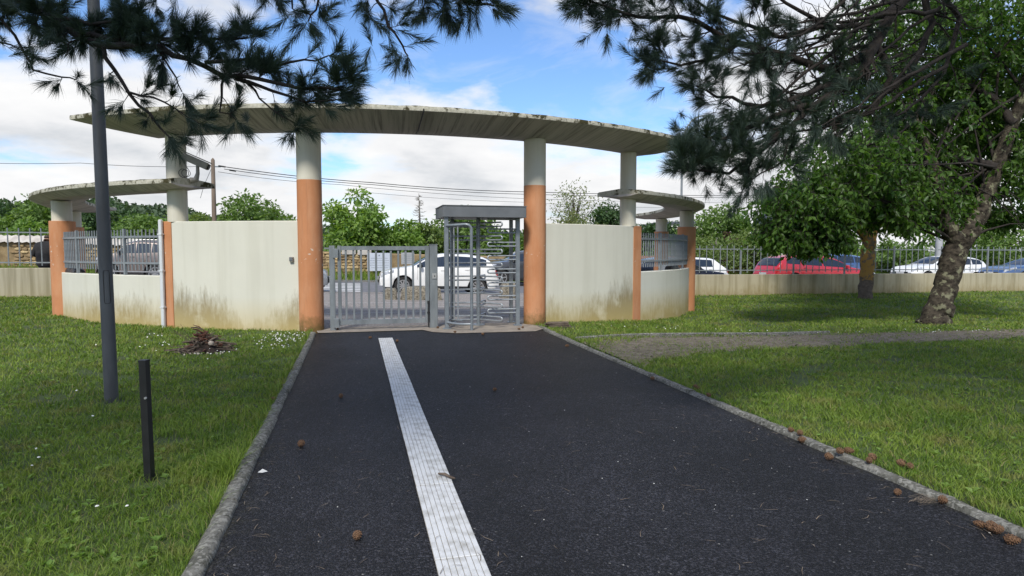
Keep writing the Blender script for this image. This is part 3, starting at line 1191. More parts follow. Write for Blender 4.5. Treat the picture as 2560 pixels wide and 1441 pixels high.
# downpipe, bell box, security camera
q, nn = ell(-(PE + rad(.95)), 0.16)
dp = thing('downpipe', 'white square downpipe against the orange pilaster left of the wall', 'downpipe', (q.x, q.y, 0))
build('pipe', MB().cbox((q.x, q.y, 0.98), (0.075, 0.06, 2.2), 0.012, rz=-PE), 'pvc_white', parent=dp)
for z in (0.4, 1.1, 1.8):
    build('clip', MB().box((q.x, q.y, z), (0.095, 0.075, 0.025), rz=-PE), 'pvc_white', parent=dp)
q, nn = ell(-rad(15.5), 0.12)
bb = thing('wall_box', 'small grey junction box on the cream wall left of the gate', 'box', (q.x, q.y, 1.33))
build('housing', MB().cbox((q.x, q.y, 1.33), (0.075, 0.06, 0.085), 0.008, rz=-rad(15)), 'cctv_paint', parent=bb)
build('cover', MB().box((q.x + nn.x * .033, q.y + nn.y * .033, 1.335), (0.055, 0.012, 0.06), rz=-rad(15)), 'turnstile_hood', parent=bb)

q, nn = ell(-rad(30.2), 0.1)
cb = Vector((q.x + 0.42, q.y - 0.05, 2.82))
cc = thing('security_camera', 'tilted beige security camera on the low left canopy', 'camera', cb)
build('bracket', MB().tube([cb + Vector((-.10, 0, 0)), cb + Vector((0, 0, 0.02)), cb + Vector((0.03, 0, 0.14)), cb + Vector((0.03, 0, 0.33))], [0.06, 0.055, 0.034, 0.028], 10), 'cctv_paint', parent=cc, sm=40)
Mc = Matrix.Rotation(rad(24), 3, 'Y')
build('housing', MB().cbox(cb + Vector((0.0, 0, 0.36)), (0.47, 0.15, 0.13), 0.015, M=Mc), 'cctv_paint', parent=cc)
build('sunshield', MB().box(cb + Vector((0.03, 0, 0.44)), (0.55, 0.18, 0.014), M=Mc), 'cctv_paint', parent=cc)
build('lens', MB().lathe(cb + Vector((0.225, 0, 0.26)), [(0.055, -0.02), (0.055, 0.015), (0.035, 0.018)], 14, M=Mc @ Matrix.Rotation(pi / 2, 3, 'Y')), 'black_plastic', parent=cc)
pts = []
for k in range(40):
    a = k / 39 * 4.2 * pi
    r_ = 0.085 - 0.0006 * k
    pts.append(cb + Vector((-0.24 + cos(a) * r_ + 0.002 * k, -0.02 + 0.001 * k, 0.13 + sin(a) * r_)))
pts += [cb + Vector((-0.2, 0, 0.32)), cb + Vector((-0.17, 0, 0.44))]
build('cable', MB().tube(pts, 0.006, 5), 'black_plastic', parent=cc, sm=60)

# ------------------------------------------------------------------ gate
GY = 12.35
gate = thing('gate', 'closed grey steel bar gate left of the turnstile', 'gate', (0.5, GY, 0))
gl, gr = -0.30, 1.26
build('hinge_post', MB().cbox((-0.43, GY, 0.78), (0.10, 0.10, 1.60), 0.006), 'gate_steel', parent=gate)
build('lock_post', MB().cbox((1.45, GY, 0.79), (0.15, 0.12, 1.62), 0.008), 'gate_steel', parent=gate)
build('stile', MB().cbox((gl, GY, 0.84), (0.065, 0.06, 1.48), 0.005), 'gate_steel', parent=gate)
build('stile', MB().cbox((gr + 0.07, GY, 0.84), (0.075, 0.06, 1.48), 0.005), 'gate_steel', parent=gate)
w = gr + 0.0325 - gl - 0.0325 - 0.004
build('top_rail', MB().box(((gl + gr + 0.065) / 2, GY, 1.535), (w, 0.056, 0.075)), 'gate_steel', parent=gate)
build('bottom_rail', MB().box(((gl + gr + 0.065) / 2, GY, 0.145), (w, 0.056, 0.085)), 'gate_steel', parent=gate)
bar0 = None
for i in range(11):
    x = gl + 0.0325 + (gr + 0.0325 - gl - 0.0325) * (i + 0.62) / 11.3
    if bar0 is None:
        bar0 = build('bar', MB().cbox((0, 0, 0), (0.038, 0.030, 1.308), 0.004), 'gate_steel', parent=gate, local=True)
        b_ = bar0
    else:
        b_ = share(bar0, gate)
    b_.location = (x - 0.5, 0, 0.8425)
for z in (0.14, 1.44):
    build('hinge', MB().cbox((-0.362, GY - 0.052, z), (0.10, 0.05, 0.17), 0.008), 'gate_steel', parent=gate)
build('lock', MB().cbox((1.462, GY - 0.066, 1.0), (0.085, 0.014, 0.10), 0.004), 'lock_plate', parent=gate)
build('keyhole', MB().box((1.466, GY - 0.075, 1.0), (0.014, 0.005, 0.034)), 'trim_black', parent=gate)
build('drop_bolt', MB().tube([(1.345, GY - 0.045, 0.02), (1.345, GY - 0.045, 0.52)], 0.013, 8).box((1.345, GY - 0.045, 0.5), (0.04, 0.03, 0.05)).box((1.345, GY - 0.04, 0.30), (0.05, 0.03, 0.03)), 'black_plastic', parent=gate)
build('post_cap', MB().box((1.45, GY, 1.606), (0.162, 0.132, 0.012)), 'gate_steel', parent=gate)
build('tie_bracket', MB().box((-0.52, GY, 1.53), (0.09, 0.03, 0.03)), 'gate_steel', parent=gate)

# ------------------------------------------------------------------ turnstile
tx0, tx1, ty0, ty1 = 1.62, 3.17, 11.95, 13.1
tn = thing('turnstile', 'full height grey steel turnstile between the gate and right column', 'turnstile', ((tx0 + tx1) / 2, 12.4, 0))
TS = 'turnstile_steel'
cx, cy = 2.36, 12.50
mb = MB().cbox(((tx0 + tx1) / 2, (ty0 + ty1) / 2, 2.225), (tx1 - tx0 + 0.06, ty1 - ty0, 0.205), 0.012)
hood = build('hood', mb, 'turnstile_hood', parent=tn)
build('hood_lid', MB().box(((tx0 + tx1) / 2, (ty0 + ty1) / 2, 2.335), (tx1 - tx0 + 0.075, ty1 - ty0 + 0.02, 0.014)), 'turnstile_hood', parent=hood)
for x, y, wd in ((tx0 + 0.04, ty0 + 0.08, 0.075), (tx1 - 0.07, ty0 + 0.3, 0.08), (tx0 + 0.30, ty1 - 0.06, 0.07), (tx1 - 0.07, ty1 - 0.3, 0.07)):
    build('post', MB().cbox((x, y, 1.06), (wd, wd, 2.13), 0.006), TS, parent=tn)
    build('foot_plate', MB().box((x, y, 0.014), (wd + 0.07, wd + 0.06, 0.014)), TS, parent=tn)
rot = build('rotor_column', MB().tube([(cx, cy, 0.03), (cx, cy, 2.125)], 0.042, 18), TS, parent=tn, sm=40)


def uloop(p0, d, length, gap, r):
    """A U-shaped bar: out, round, back."""
    d = Vector(d).normalized()
    pts = [p0 + Vector((0, 0, gap / 2)), p0 + d * (length - gap / 2) + Vector((0, 0, gap / 2))]
    for k in range(1, 6):
        a = pi / 2 - pi * k / 6
        pts.append(p0 + d * (length - gap / 2 + cos(a) * gap / 2) + Vector((0, 0, sin(a) * gap / 2)))
    pts += [p0 + d * (length - gap / 2) - Vector((0, 0, gap / 2)), p0 - Vector((0, 0, gap / 2))]
    return MB().tube(pts, r, 8)


for lv in range(8):
    z = 0.16 + lv * 0.262
    for a in (rad(182), rad(-52), rad(66)):
        d = Vector((cos(a), sin(a), 0))
        build('rotor_arm', uloop(Vector((cx, cy, z)) + d * 0.036, d, 0.575, 0.076, 0.0155), 'turnstile_arm', parent=tn, sm=60)
for lv in range(8):
    z = 0.30 + lv * 0.262
    build('barrier_arm', uloop(Vector((tx1 - 0.10, ty0 + 0.3, z)), Vector((-1, 0.02, 0)), 0.57, 0.074, 0.0155), 'turnstile_arm', parent=tn, sm=60)
# curved cage at the left with its bent guard tube
cr = 0.66
arc = [(cx + cr * cos(a), cy + cr * sin(a)) for a in np.linspace(rad(232), rad(128), 13)]
for z, r_ in ((0.16, 0.016), (1.98, 0.016)):
    build('cage_hoop', MB().tube([(x, y, z) for x, y in arc], r_, 8), TS, parent=tn, sm=50)
for i in range(1, 12):
    x, y = arc[i]
    build('cage_bar', MB().tube([(x, y, 0.16), (x, y, 1.98)], 0.016, 7), 'turnstile_arm', parent=tn, sm=50)
gxx, gyy = 2.08, 11.70
build('guard_tube', MB().tube([(gxx, gyy, 0.0), (gxx, gyy, 1.87)] + [(gxx - 0.1 + 0.1 * cos(a), gyy + 0.02 * (1 - cos(a)), 1.87 + 0.1 * sin(a)) for a in np.linspace(0, pi / 2, 6)] + [(tx0 + 0.04, ty0 + 0.06, 1.955)], 0.029, 12), TS, parent=tn, sm=50)
build('guard_foot', MB().tube([(tx0 + 0.04, ty0 + 0.06, 0.13), ((tx0 + gxx) / 2, gyy + 0.05, 0.12), (gxx, gyy, 0.12)], 0.022, 10), TS, parent=tn, sm=50)
build('base_plate', MB().lathe((cx, cy, 0.006), [(0.13, 0), (0.13, 0.02), (0.06, 0.03)], 18), TS, parent=tn, sm=30)

# ------------------------------------------------------------------ boundary walls and fences
def fence_run(lab_w, lab_f, A, B, zt_a, zt_b, zg, fh, mat, step=0.30, npost=6, off=0.0):
    A, B = Vector((*A, 0)), Vector((*B, 0))
    d = B - A
    L = d.length
    u = d.normalized()
    nrm = Vector((u.y, -u.x, 0))
    w = thing('boundary_wall', lab_w, 'wall', (A.x, A.y, zg))
    rows = []
    nseg = 20
    for i in range(nseg + 1):
        p = A + d * (i / nseg)
        zt = zt_a + (zt_b - zt_a) * i / nseg
        rows.append([(p.x + nrm.x * a, p.y + nrm.y * a, z) for a, z in ((0.1, zg - 0.8), (0.1, zt - 0.012), (0.085, zt), (-0.085, zt), (-0.1, zt - 0.012), (-0.1, zg - 0.8))])
    mb = MB().grid(rows, close=True)
    mb.f += [tuple(range(5, -1, -1)), tuple(nseg * 6 + k for k in range(6))]
    mb.m += [0, 0]
    build('wall', mb, mat, parent=w, sm=25)
    f = thing('bar_fence', lab_f, 'fence', (A.x, A.y, zt_a))
    ang = math.atan2(u.y, u.x)
    tilt = (zt_b - zt_a) / L
    for z in (0.16, fh - 0.13):
        p0 = A + Vector((0, 0, zt_a + z))
        p1 = B + Vector((0, 0, zt_b + z))
        q = [p0 + nrm * a + Vector((0, 0, b)) for a, b in ((-.018, -.018), (.018, -.018), (.018, .018), (-.018, .018))]
        q2 = [p1 + nrm * a + Vector((0, 0, b)) for a, b in ((-.018, -.018), (.018, -.018), (.018, .018), (-.018, .018))]
        build('rail', MB().grid([q, q2], close=True), 'railing_paint', parent=f)
    n_ = int(L / step)
    b0 = None
    pst = max(1, int(round(2.4 / step)))
    for i in range(n_):
        t = (i + 0.5) * step
        p = A + u * t
        z = zt_a + tilt * t
        if (i + int(off)) % pst == pst // 2:
            o = build('post', MB().box((0, 0, fh / 2 - 0.02), (0.055, 0.055, fh + 0.05)), 'railing_paint', parent=f, local=True)
        elif b0 is None:
            b0 = build('bar', MB().tube([(0, 0, 0.07), (0, 0, fh)], 0.017, 6), 'railing_paint', parent=f, local=True)
            o = b0
        else:
            o = share(b0, f)
        o.location = Vector((p.x, p.y, z)) - f.location
        o.rotation_euler = (0, 0, ang)


qr, _ = ell(rad(88), 0.0)
fence_run('long low concrete wall behind the lawn at the right with dark rain streaks', 'grey bar fence on the concrete wall at the right',
          (qr.x + 0.2, 21.95), (30.5, 21.2), 0.57, 0.52, -0.3, 1.10, 'concrete_wall', 0.285)
ql, _ = ell(rad(-88), 0.0)
fence_run('low concrete wall behind the lawn at the far left', 'grey bar fence on the concrete wall at the far left',
          (ql.x - 0.2, 21.9), (-24, 21.6), 0.96, 1.05, 0.1, 1.18, 'concrete_wall', 0.285, off=3)

# ------------------------------------------------------------------ street side: stone wall
SWY = 34.6
sw = thing('stone_wall', 'old ochre rubble stone wall along the far side of the street', 'wall', (0, SWY, 0))


def sw_top(x):
    return float(np.interp(x, [-40, -14, -4, 0, 8, 22, 60], [2.2, 1.95, 1.5, 1.36, 1.15, 0.82, 0.6]))


xs = np.linspace(-45, 60, 106)
rows = [[(x, SWY + 0.02, -1.2) for x in xs], [(x, SWY + 0.02, sw_top(x) - 0.05) for x in xs], [(x, SWY + 0.1, sw_top(x)) for x in xs],
        [(x, SWY + 0.42, sw_top(x)) for x in xs], [(x, SWY + 0.5, sw_top(x) - 0.06) for x in xs], [(x, SWY + 0.5, -1.2) for x in xs]]
build('mortar_core', MB().grid(rows), 'mortar', parent=sw, sm=40)
stone_meshes = []


def stone_proto(mat):
    mb = MB()
    n_ = 7
    ring = [(0.5 * cos(2 * pi * k / n_) * R.uniform(.85, 1.12), 0.5 * sin(2 * pi * k / n_) * R.uniform(.8, 1.12)) for k in range(n_)]
    # squarish outline
    ring = [(max(-.5, min(.5, a * 1.25)), max(-.5, min(.5, b * 1.25))) for a, b in ring]
    vs = [(a, 0.0, b) for a, b in ring] + [(a * 0.82, -0.5 * R.uniform(.8, 1.1), b * 0.8) for a, b in ring] + [(0, -0.62, 0)]
    fs = []
    for k in range(n_):
        j = (k + 1) % n_
        fs += [(k, j, n_ + j, n_ + k), (n_ + k, n_ + j, 2 * n_)]
    mb.add(vs, [f[::-1] for f in fs])
    return mb


def stones(x0, x1, as_parts, far=None):
    """Rows of rubble between x0 and x1."""
    out = 0
    z = None
    y = SWY + 0.03
    x = x0
    zb0 = float(street(np.array((x0 + x1) / 2))) + 0.0
    row = 0
    zc = zb0 + 0.05
    zmax = max(sw_top(x0), sw_top(x1))
    while zc < zmax:
        h = R.uniform(0.12, 0.19)
        x = x0 + R.uniform(-.2, 0)
        while x < x1:
            w_ = R.uniform(0.20, 0.46)
            if zc + h < sw_top(x + w_ / 2) + 0.02:
                if as_parts:
                    m = R.randrange(9)
                    if len(stone_meshes) < 9:
                        o = build('stone', stone_proto(None), ['stone_ochre', 'stone_pale', 'stone_dark'][len(stone_meshes) % 3], parent=sw, local=True, sm=50)
                        stone_meshes.append(o)
                    else:
                        o = share(stone_meshes[m], sw)
                    o.location = (x + w_ / 2, y - SWY, zc + h / 2)
                    o.scale = (w_ * 0.93, R.uniform(.08, .16), h * 0.9)
                    o.rotation_euler = (0, R.uniform(-.06, .06), 0)
                else:
                    far.append((x + w_ / 2, zc + h / 2, w_, h))
                out += 1
            x += w_
        zc += h
    return out


cnt = stones(-4.6, 1.2, True)
far = []
stones(-15.5, -10.2, False, far)
stones(13.0, 34.0, False, far)
mb = MB()
for (x, z, w_, h) in far:
    p = stone_proto(None)
    mb.add([(x + a * w_ * .93, SWY + 0.03 + b * 0.12, z + c * h * .9) for a, b, c in p.v], p.f, R.randrange(3))
o = build('stones', mb, ['stone_ochre', 'stone_pale', 'stone_dark'], parent=sw, sm=50)
o['kind'] = 'stuff'
# terracotta tiles capping the wall towards the right, pale corrugated cap at the left
t0 = None
for i in range(44):
    x = 13.2 + i * 0.21
    if 18.6 < x < 18.9:
        continue
    for dy in (0,):
        if t0 is None:
            rows = []
            for k in range(7):
                a = pi * k / 6
                rows.append([(0.105 * cos(a), -0.32, 0.06 * sin(a)), (0.085 * cos(a), 0.32, 0.05 * sin(a) + 0.02)])
            t0 = build('roof_tile', MB().grid(rows), 'roof_tile', parent=sw, local=True, sm=60)
            o = t0
        else:
            o = share(t0, sw)
        o.location = (x, 0.14, sw_top(x) + 0.05 + R.uniform(-.015, .015))
        o.rotation_euler = (rad(20), R.uniform(-.04, .04), R.uniform(-.05, .05))
for i in range(16):
    x = 23.6 + i * 0.21
    o = share(t0, sw)
    o.location = (x, 0.14, sw_top(x) + 0.04 + R.uniform(-.02, .02))
    o.rotation_euler = (rad(20), R.uniform(-.06, .06), R.uniform(-.08, .08))
rows = []
for i in range(200):
    x = -30 + i * 0.1
    zc = sw_top(x) + 0.06 + 0.03 * sin(i * pi / 1.5)
    rows.append([(x, SWY - 0.16, zc - 0.16), (x, SWY - 0.14, zc - 0.13), (x, SWY + 0.25, zc + 0.16), (x, SWY + 0.6, zc - 0.1)])
build('corrugated_cap', MB().grid(rows), 'corrugated_cap', parent=sw, sm=60)
# pale coping stones near the notice boards
for x in (-0.35, 0.45):
    build('coping_stone', MB().cbox((x, SWY + 0.15, sw_top(x) + 0.03), (0.72, 0.5, 0.26), 0.03), 'corrugated_cap', parent=sw)

# notice boards
def notice(label, px0, px1, py0, py1, mat, y, ink):
    a = D(px0, py0, 1)
    d0, d1 = ray(px0, (py0 + py1) / 2), ray(px1, (py0 + py1) / 2)
    x0, x1 = d0.x / d0.y * y, d1.x / d1.y * y
    zt = EYE + ray(px0, py0).z / ray(px0, py0).y * y
    zb = EYE + ray(px0, py1).z / ray(px0, py1).y * y
    t = thing('notice_board', label, 'sign', ((x0 + x1) / 2, y, float(street(np.array(x0)))))
    build('panel', MB().cbox(((x0 + x1) / 2, y, (zt + zb) / 2), (x1 - x0, 0.03, zt - zb), 0.006), mat, parent=t)
    for x in (x0 + 0.12, x1 - 0.12):
        build('post', MB().tube([(x, y + 0.045, float(street(np.array(x))) - 0.2), (x, y + 0.045, zt - 0.05)], 0.025, 8), 'turnstile_steel', parent=t)
    W, H = x1 - x0, zt - zb
    if ink:
        cxm = (x0 + x1) / 2
        build('emblem', MB().add([(cxm - 0.05, y - 0.018, zt - 0.16), (cxm + 0.05, y - 0.018, zt - 0.16), (cxm, y - 0.018, zt - 0.07)], [(0, 1, 2)]), 'sign_ink', parent=t)
        for k in range(5):
            zl = zt - 0.27 - k * H * 0.13
            wl_ = W * R.uniform(0.5, 0.78)
            mb = MB()
            x = cxm - wl_ / 2
            while x < cxm + wl_ / 2:
                ww = R.uniform(.03, .09)
                mb.box((x + ww / 2, y - 0.0165, zl), (ww, 0.003, 0.02))
                x += ww + 0.02
            build('print_line', mb, 'sign_ink', parent=t)
    else:
        for k in range(5):
            build('print_line', MB().box(((x0 + x1) / 2, y - 0.0165, zt - 0.12 - k * H * 0.16), (W * R.uniform(.5, .75), 0.003, 0.014)), 'sign_ink', parent=t)


notice('larger pale blue notice board with printed lines seen through the gate', 918, 978, 633, 678, 'sign_board', 33.8, True)
notice('smaller grey notice board behind the white car bonnet', 1003, 1036, 632, 661, 'sign_board_grey', 33.9, False)

# concrete blocks in front of the road
def block(label, px, pyb, w_, d_, h_, seed):
    p = G(px, pyb, 0.0)
    h0 = float(court_z(np.array(p.x), np.array(p.y)))
    rr = random.Random(seed)
    rows = []
    NX, prof = 9, [(-0.5, 0), (-0.47, 0.55), (-0.40, 0.9), (-0.2, 1.0), (0.2, 1.0), (0.40, 0.9), (0.47, 0.55), (0.5, 0)]
    for i in range(NX):
        t = i / (NX - 1)
        e = min(1, min(t, 1 - t) / 0.1)
        row = []
        for a, b in prof:
            row.append((w_ * (t - 0.5) * (1.04 - 0.10 * b) + rr.uniform(-.012, .012), a * d_ * (0.85 + 0.15 * e) + rr.uniform(-.012, .012), h_ * b * (0.86 + 0.14 * e) + rr.uniform(-.012, .012) - 0.02))
        rows.append(row)
    mb = MB().grid(rows)
    n_ = len(prof)
    mb.f += [tuple(range(n_ - 1, -1, -1)), tuple((NX - 1) * n_ + k for k in range(n_))]
    mb.m += [0, 0]
    o = build('concrete_block', mb, 'aggregate_block', local=True, sm=50)
    o.location = (p.x, p.y + d_ / 2, h0)
    o.rotation_euler = (0, 0, rad(rr.uniform(-4, 4)))
    tag(o, label, 'block', 'rough concrete blocks on the forecourt')


block('small rough concrete block below the white car headlight', 978, 750, 0.36, 0.4, 0.36, 1)
block('long rough concrete block in front of the white car front wheel', 1055, 750, 1.22, 0.45, 0.42, 2)
block('rough concrete block right of the white car rear wheel', 1276, 742, 0.52, 0.5, 0.52, 3)

# ------------------------------------------------------------------ cars
def interp(x, pts):
    return float(np.interp(x, [p[0] for p in pts], [p[1] for p in pts]))


HATCH = dict(top=[(0, .36), (.008, .46), (.03, .53), (.10, .595), (.20, .64), (.27, .675), (.36, .84), (.43, .935), (.52, .985), (.62, 1.0), (.74, .985), (.86, .93), (.915, .86), (.965, .66), (.985, .56), (1, .42)],
             belt=[(.2, .60), (.3, .64), (.6, .665), (.92, .72), (1, .72)], wx=(.19, .815), win=[(.30, .545), (.56, .75), (.765, .885)], ws=(.275, .43), rw=(.905, .968))
SUV = dict(top=[(0, .40), (.008, .52), (.03, .60), (.12, .655), (.22, .68), (.27, .70), (.35, .86), (.41, .945), (.50, .99), (.62, 1.0), (.78, .99), (.89, .955), (.94, .88), (.975, .66), (.99, .55), (1, .42)],
           belt=[(.2, .62), (.3, .665), (.6, .68), (.92, .72), (1, .72)], wx=(.18, .80), win=[(.30, .53), (.545, .735), (.75, .91)], ws=(.275, .41), rw=(.93, .975))
SQUARE = dict(top=[(0, .36), (.008, .48), (.03, .56), (.12, .60), (.28, .645), (.37, .84), (.43, .95), (.50, .99), (.62, 1.0), (.78, .985), (.845, .94), (.93, .70), (.965, .64), (.99, .56), (1, .42)],
              belt=[(.2, .58), (.3, .63), (.6, .64), (.9, .66), (1, .66)], wx=(.185, .79), win=[(.30, .555), (.58, .80)], ws=(.285, .43), rw=(.85, .925))
SALOON = dict(top=[(0, .36), (.008, .48), (.03, .55), (.12, .61), (.29, .68), (.39, .88), (.45, .96), (.53, 1.0), (.64, .99), (.73, .93), (.85, .75), (.93, .71), (.98, .68), (.995, .55), (1, .40)],
              belt=[(.2, .60), (.3, .66), (.6, .67), (.85, .70), (1, .68)], wx=(.185, .80), win=[(.31, .555), (.57, .76)], ws=(.295, .45), rw=(.74, .845))


def car(label, loc, rz, L, W, H, prof, paint_m, spokes=7, plate=True):
    """Local axes: nose at -x. Built of body skin, glass, wheels, lamps."""
    t = thing('parked_car', label, 'car', loc, rz, 'cars in the street')
    N = 72
    top, belt = prof['top'], prof['belt']
    rw_ = 0.215 * H if H > 1.55 else 0.205 * H
    arch = rw_ * 1.2
    wxs = [(f - 0.5) * L for f in prof['wx']]
    hw = W / 2

    def sect(f):
        x = (f - 0.5) * L
        zt = interp(f, top) * H
        zb = min(interp(f, belt) * H, zt - 0.035 * H)
        taper = 1 - 0.16 * max(0, (0.09 - f) / 0.09) ** 2 - 0.11 * max(0, (f - 0.93) / 0.07) ** 2
        w = hw * taper
        low = 0.17 * H if 0.03 < f < 0.97 else 0.2 * H
        for xw in wxs:
            if abs(x - xw) < arch:
                low = max(low, rw_ + sqrt(arch * arch - (x - xw) ** 2))
        low = min(low, zb - 0.05)
        k = min(1.0, max(0.0, (zt - zb) / (0.3 * H)))
        wr = w * (0.95 - 0.17 * k)
        return [(x, 0, low + 0.02), (x, w * 0.9, low), (x, w * 0.975, low + 0.006), (x, w, max(0.36 * H, low + 0.015)), (x, w * 0.995, max(zb - 0.12 * H, low + 0.02)), (x, w * 0.955, zb),
                (x, wr, zt - 0.035 * H * k - 0.012 * H), (x, wr * 0.82, zt - 0.004 * H), (x, wr * 0.4, zt + 0.004), (x, 0, zt + 0.006)]

    fs = list(np.linspace(0, 1, N))
    rows = []
    for f in fs:
        s_ = sect(f)
        rows.append(s_ + [(a, -b, c) for a, b, c in s_[-2:0:-1]])
    mb = MB().grid(rows, close=True)
    n_ = len(rows[0])
    mb.f += [tuple(range(n_)), tuple((N - 1) * n_ + k for k in range(n_ - 1, -1, -1))]
    mb.m += [0, 0]
    mb.f = [f[::-1] for f in mb.f]
    body = build('body', mb, paint_m, parent=t, local=True, sm=38)
    ub = MB().box((0, 0, 0.2 * H + 0.03), (L * 0.93, W * 0.84, 0.16 * H))
    ub.box((0, 0, 0.34 * H), (L * 0.8, W * 0.6, 0.2 * H))
    build('underbody', ub, 'trim_black', parent=t, local=True)
    # side windows
    for a, b in prof['win']:
        for sgn in (-1, 1):
            lo, hi = [], []
            for f in np.linspace(a, b, 14):
                s_ = sect(f)
                p5, p6 = Vector(s_[5]), Vector(s_[6])
                if p6.z - p5.z < 0.05 * H:
                    continue
                l_, h_ = p5.lerp(p6, 0.07), p5.lerp(p6, 0.93)
                lo.append((l_.x, sgn * (l_.y + 0.007), l_.z))
                hi.append((h_.x, sgn * (h_.y + 0.007), h_.z))
            if len(lo) > 2:
                build('window', MB().grid([lo, hi]), 'car_glass', parent=t, local=True)
    for nm, (a, b) in (('windscreen', prof['ws']), ('rear_window', prof['rw'])):
        rws = []
        for f in np.linspace(a, b, 8):
            s_ = [Vector(p) for p in sect(f)]
            nrm = Vector(((-1 if nm == 'windscreen' else 1) * 0.008, 0, 0.012))
            pr = [s_[6] * 0.35 + s_[7] * 0.65, s_[7], s_[8], s_[9]]
            pr = [p + nrm for p in pr]
            rws.append([tuple(p) for p in pr] + [(p.x, -p.y, p.z) for p in pr[-2::-1]])
        build(nm, MB().grid(rws), 'car_glass', parent=t, local=True, sm=60)
    # wheels
    for f, xw in zip(prof['wx'], wxs):
        for sgn in (-1, 1):
            yw = sgn * (hw - 0.115)
            wh = build('tyre', MB().lathe((xw, yw, rw_), [(rw_ * .62, -.095), (rw_ * .93, -.10), (rw_, -.07), (rw_, .07), (rw_ * .93, .10), (rw_ * .62, .095)], 28, axis='Y'), 'tyre', parent=t, local=True, sm=40)
            rm = MB()
            ro = yw + sgn * 0.082
            ring = []
            for rr_, yy in ((rw_ * .70, .0), (rw_ * .70, .022), (rw_ * .62, .022), (rw_ * .60, 0.0)):
                ring.append([(xw + rr_ * cos(2 * pi * k / 28), ro + sgn * yy, rw_ + rr_ * sin(2 * pi * k / 28)) for k in range(28)])
            rm.grid(ring, close=True)
            rm.lathe((xw, ro, rw_), [(rw_ * .14, -.02 * 1), (rw_ * .14, .02)], 14, axis='Y')
            for k in range(spokes):
                a = 2 * pi * k / spokes + 0.2
                rm.box((xw + cos(a) * rw_ * .37, ro + sgn * 0.006, rw_ + sin(a) * rw_ * .37), (rw_ * .52, 0.02, rw_ * .14), M=Matrix.Rotation(-a, 3, 'Y'))
            build('rim', rm, 'rim', parent=wh, local=True, sm=30)
            build('hub_backing', MB().lathe((xw, ro - sgn * 0.012, rw_), [(rw_ * .6, -.004), (rw_ * .6, .004)], 20, axis='Y'), 'trim_black', parent=wh, local=True)
    # lamps, mirrors, handles, plates
    for sgn in (-1, 1):
        rws = []
        for f in np.linspace(0.012, 0.115, 6):
            s_ = [Vector(p) for p in sect(f)]
            a_, b_ = s_[4].lerp(s_[5], 0.55), s_[6].lerp(s_[7], 0.05)
            rws.append([(p.x - .006, sgn * (p.y + 0.006), p.z + 0.004) for p in (a_, a_.lerp(s_[5], 0.6), s_[5], s_[5].lerp(b_, 0.6))])
        build('headlight', MB().grid(rws), 'lamp_clear', parent=t, local=True, sm=50)
        rws = []
        for f in np.linspace(0.962, 0.988, 4):
            s_ = [Vector(p) for p in sect(f)]
            rws.append([(p.x + .006, sgn * (p.y + 0.007), p.z) for p in (s_[4].lerp(s_[5], 0.25), s_[4].lerp(s_[5], 0.7), s_[5], s_[5].lerp(s_[6], 0.3))])
        build('tail_light', MB().grid(rws), 'tail_red', parent=t, local=True, sm=50)
        f = prof['ws'][0] + 0.055
        s_ = sect(f)
        build('mirror', MB().cbox((s_[5][0], sgn * (s_[5][1] + 0.09), s_[5][2] + 0.07), (0.11, 0.19, 0.12), 0.03).tube([(s_[5][0], sgn * (s_[5][1] - .02), s_[5][2] + 0.01), (s_[5][0], sgn * (s_[5][1] + .06), s_[5][2] + 0.05)], 0.02, 6), 'trim_black' if paint_m != 'paint_red' else paint_m, parent=t, local=True)
        for f in ((prof['win'][0][1] - 0.03), (prof['win'][1][1] - 0.03)):
            s_ = sect(f)
            p = Vector(s_[4]).lerp(Vector(s_[5]), 0.45)
            build('door_handle', MB().cbox((p.x, sgn * (p.y + 0.012), p.z), (0.17, 0.03, 0.03), 0.008), paint_m, parent=body, local=True)
        for f in (prof['win'][0][0] + 0.005, prof['win'][0][1] + 0.012, prof['win'][1][1] + 0.01):
            s_ = [Vector(p) for p in sect(f)]
            pts = [(p.x, sgn * (p.y + 0.001), p.z) for p in (s_[3], s_[4], s_[5])]
            build('door_gap', MB().tube(pts, 0.004, 4), 'trim_black', parent=body, local=True)
        build('sill', MB().box((0, sgn * hw * 0.965, 0.185 * H), (abs(wxs[1] - wxs[0]) - 2 * arch - 0.02, 0.06, 0.06 * H)), 'trim_black', parent=t, local=True)
    build('grille', MB().cbox((-L / 2 - 0.004, 0, 0.33 * H), (0.05, W * 0.55, 0.13 * H), 0.01), 'trim_black', parent=t, local=True)
    build('plate', MB().box((-L / 2 - 0.035, 0, 0.36 * H), (0.012, 0.5, 0.105)), 'plate_white', parent=t, local=True)
    build('plate', MB().box((L / 2 + 0.012, 0, 0.42 * H), (0.012, 0.5, 0.105)), 'plate_white', parent=t, local=True)
    build('wiper', MB().box((sect(prof['rw'][1])[0][0] + 0.02, 0.1, sect((prof['rw'][0] + prof['rw'][1]) / 2)[9][2] - 0.02), (0.02, 0.35, 0.015)), 'trim_black', parent=t, local=True)
    return t


def st(x):
    return float(street(np.array(x))) - 0.1


def spot(pxl, y):
    """x in the street at depth y seen at image column pxl"""
    d = ray(pxl, 660)
    return d.x / d.y * y


def put(label, pxl, pxr, y, H, W, prof, mat, face, spokes=7, L=None, drop=0.0):
    xa, xb = spot(pxl, y), spot(pxr, y)
    L = L or (xb - xa)
    xc = (xa + xb) / 2
    z = st(xc) - drop
    tilt = math.atan(-0.028)
    t = car(label, (xc, y + W / 2, z), 0 if face == 'L' else pi, L, W, H, prof, mat, spokes)
    t.rotation_euler = (0, -tilt if face == 'L' else tilt, 0 if face == 'L' else pi)
    return t


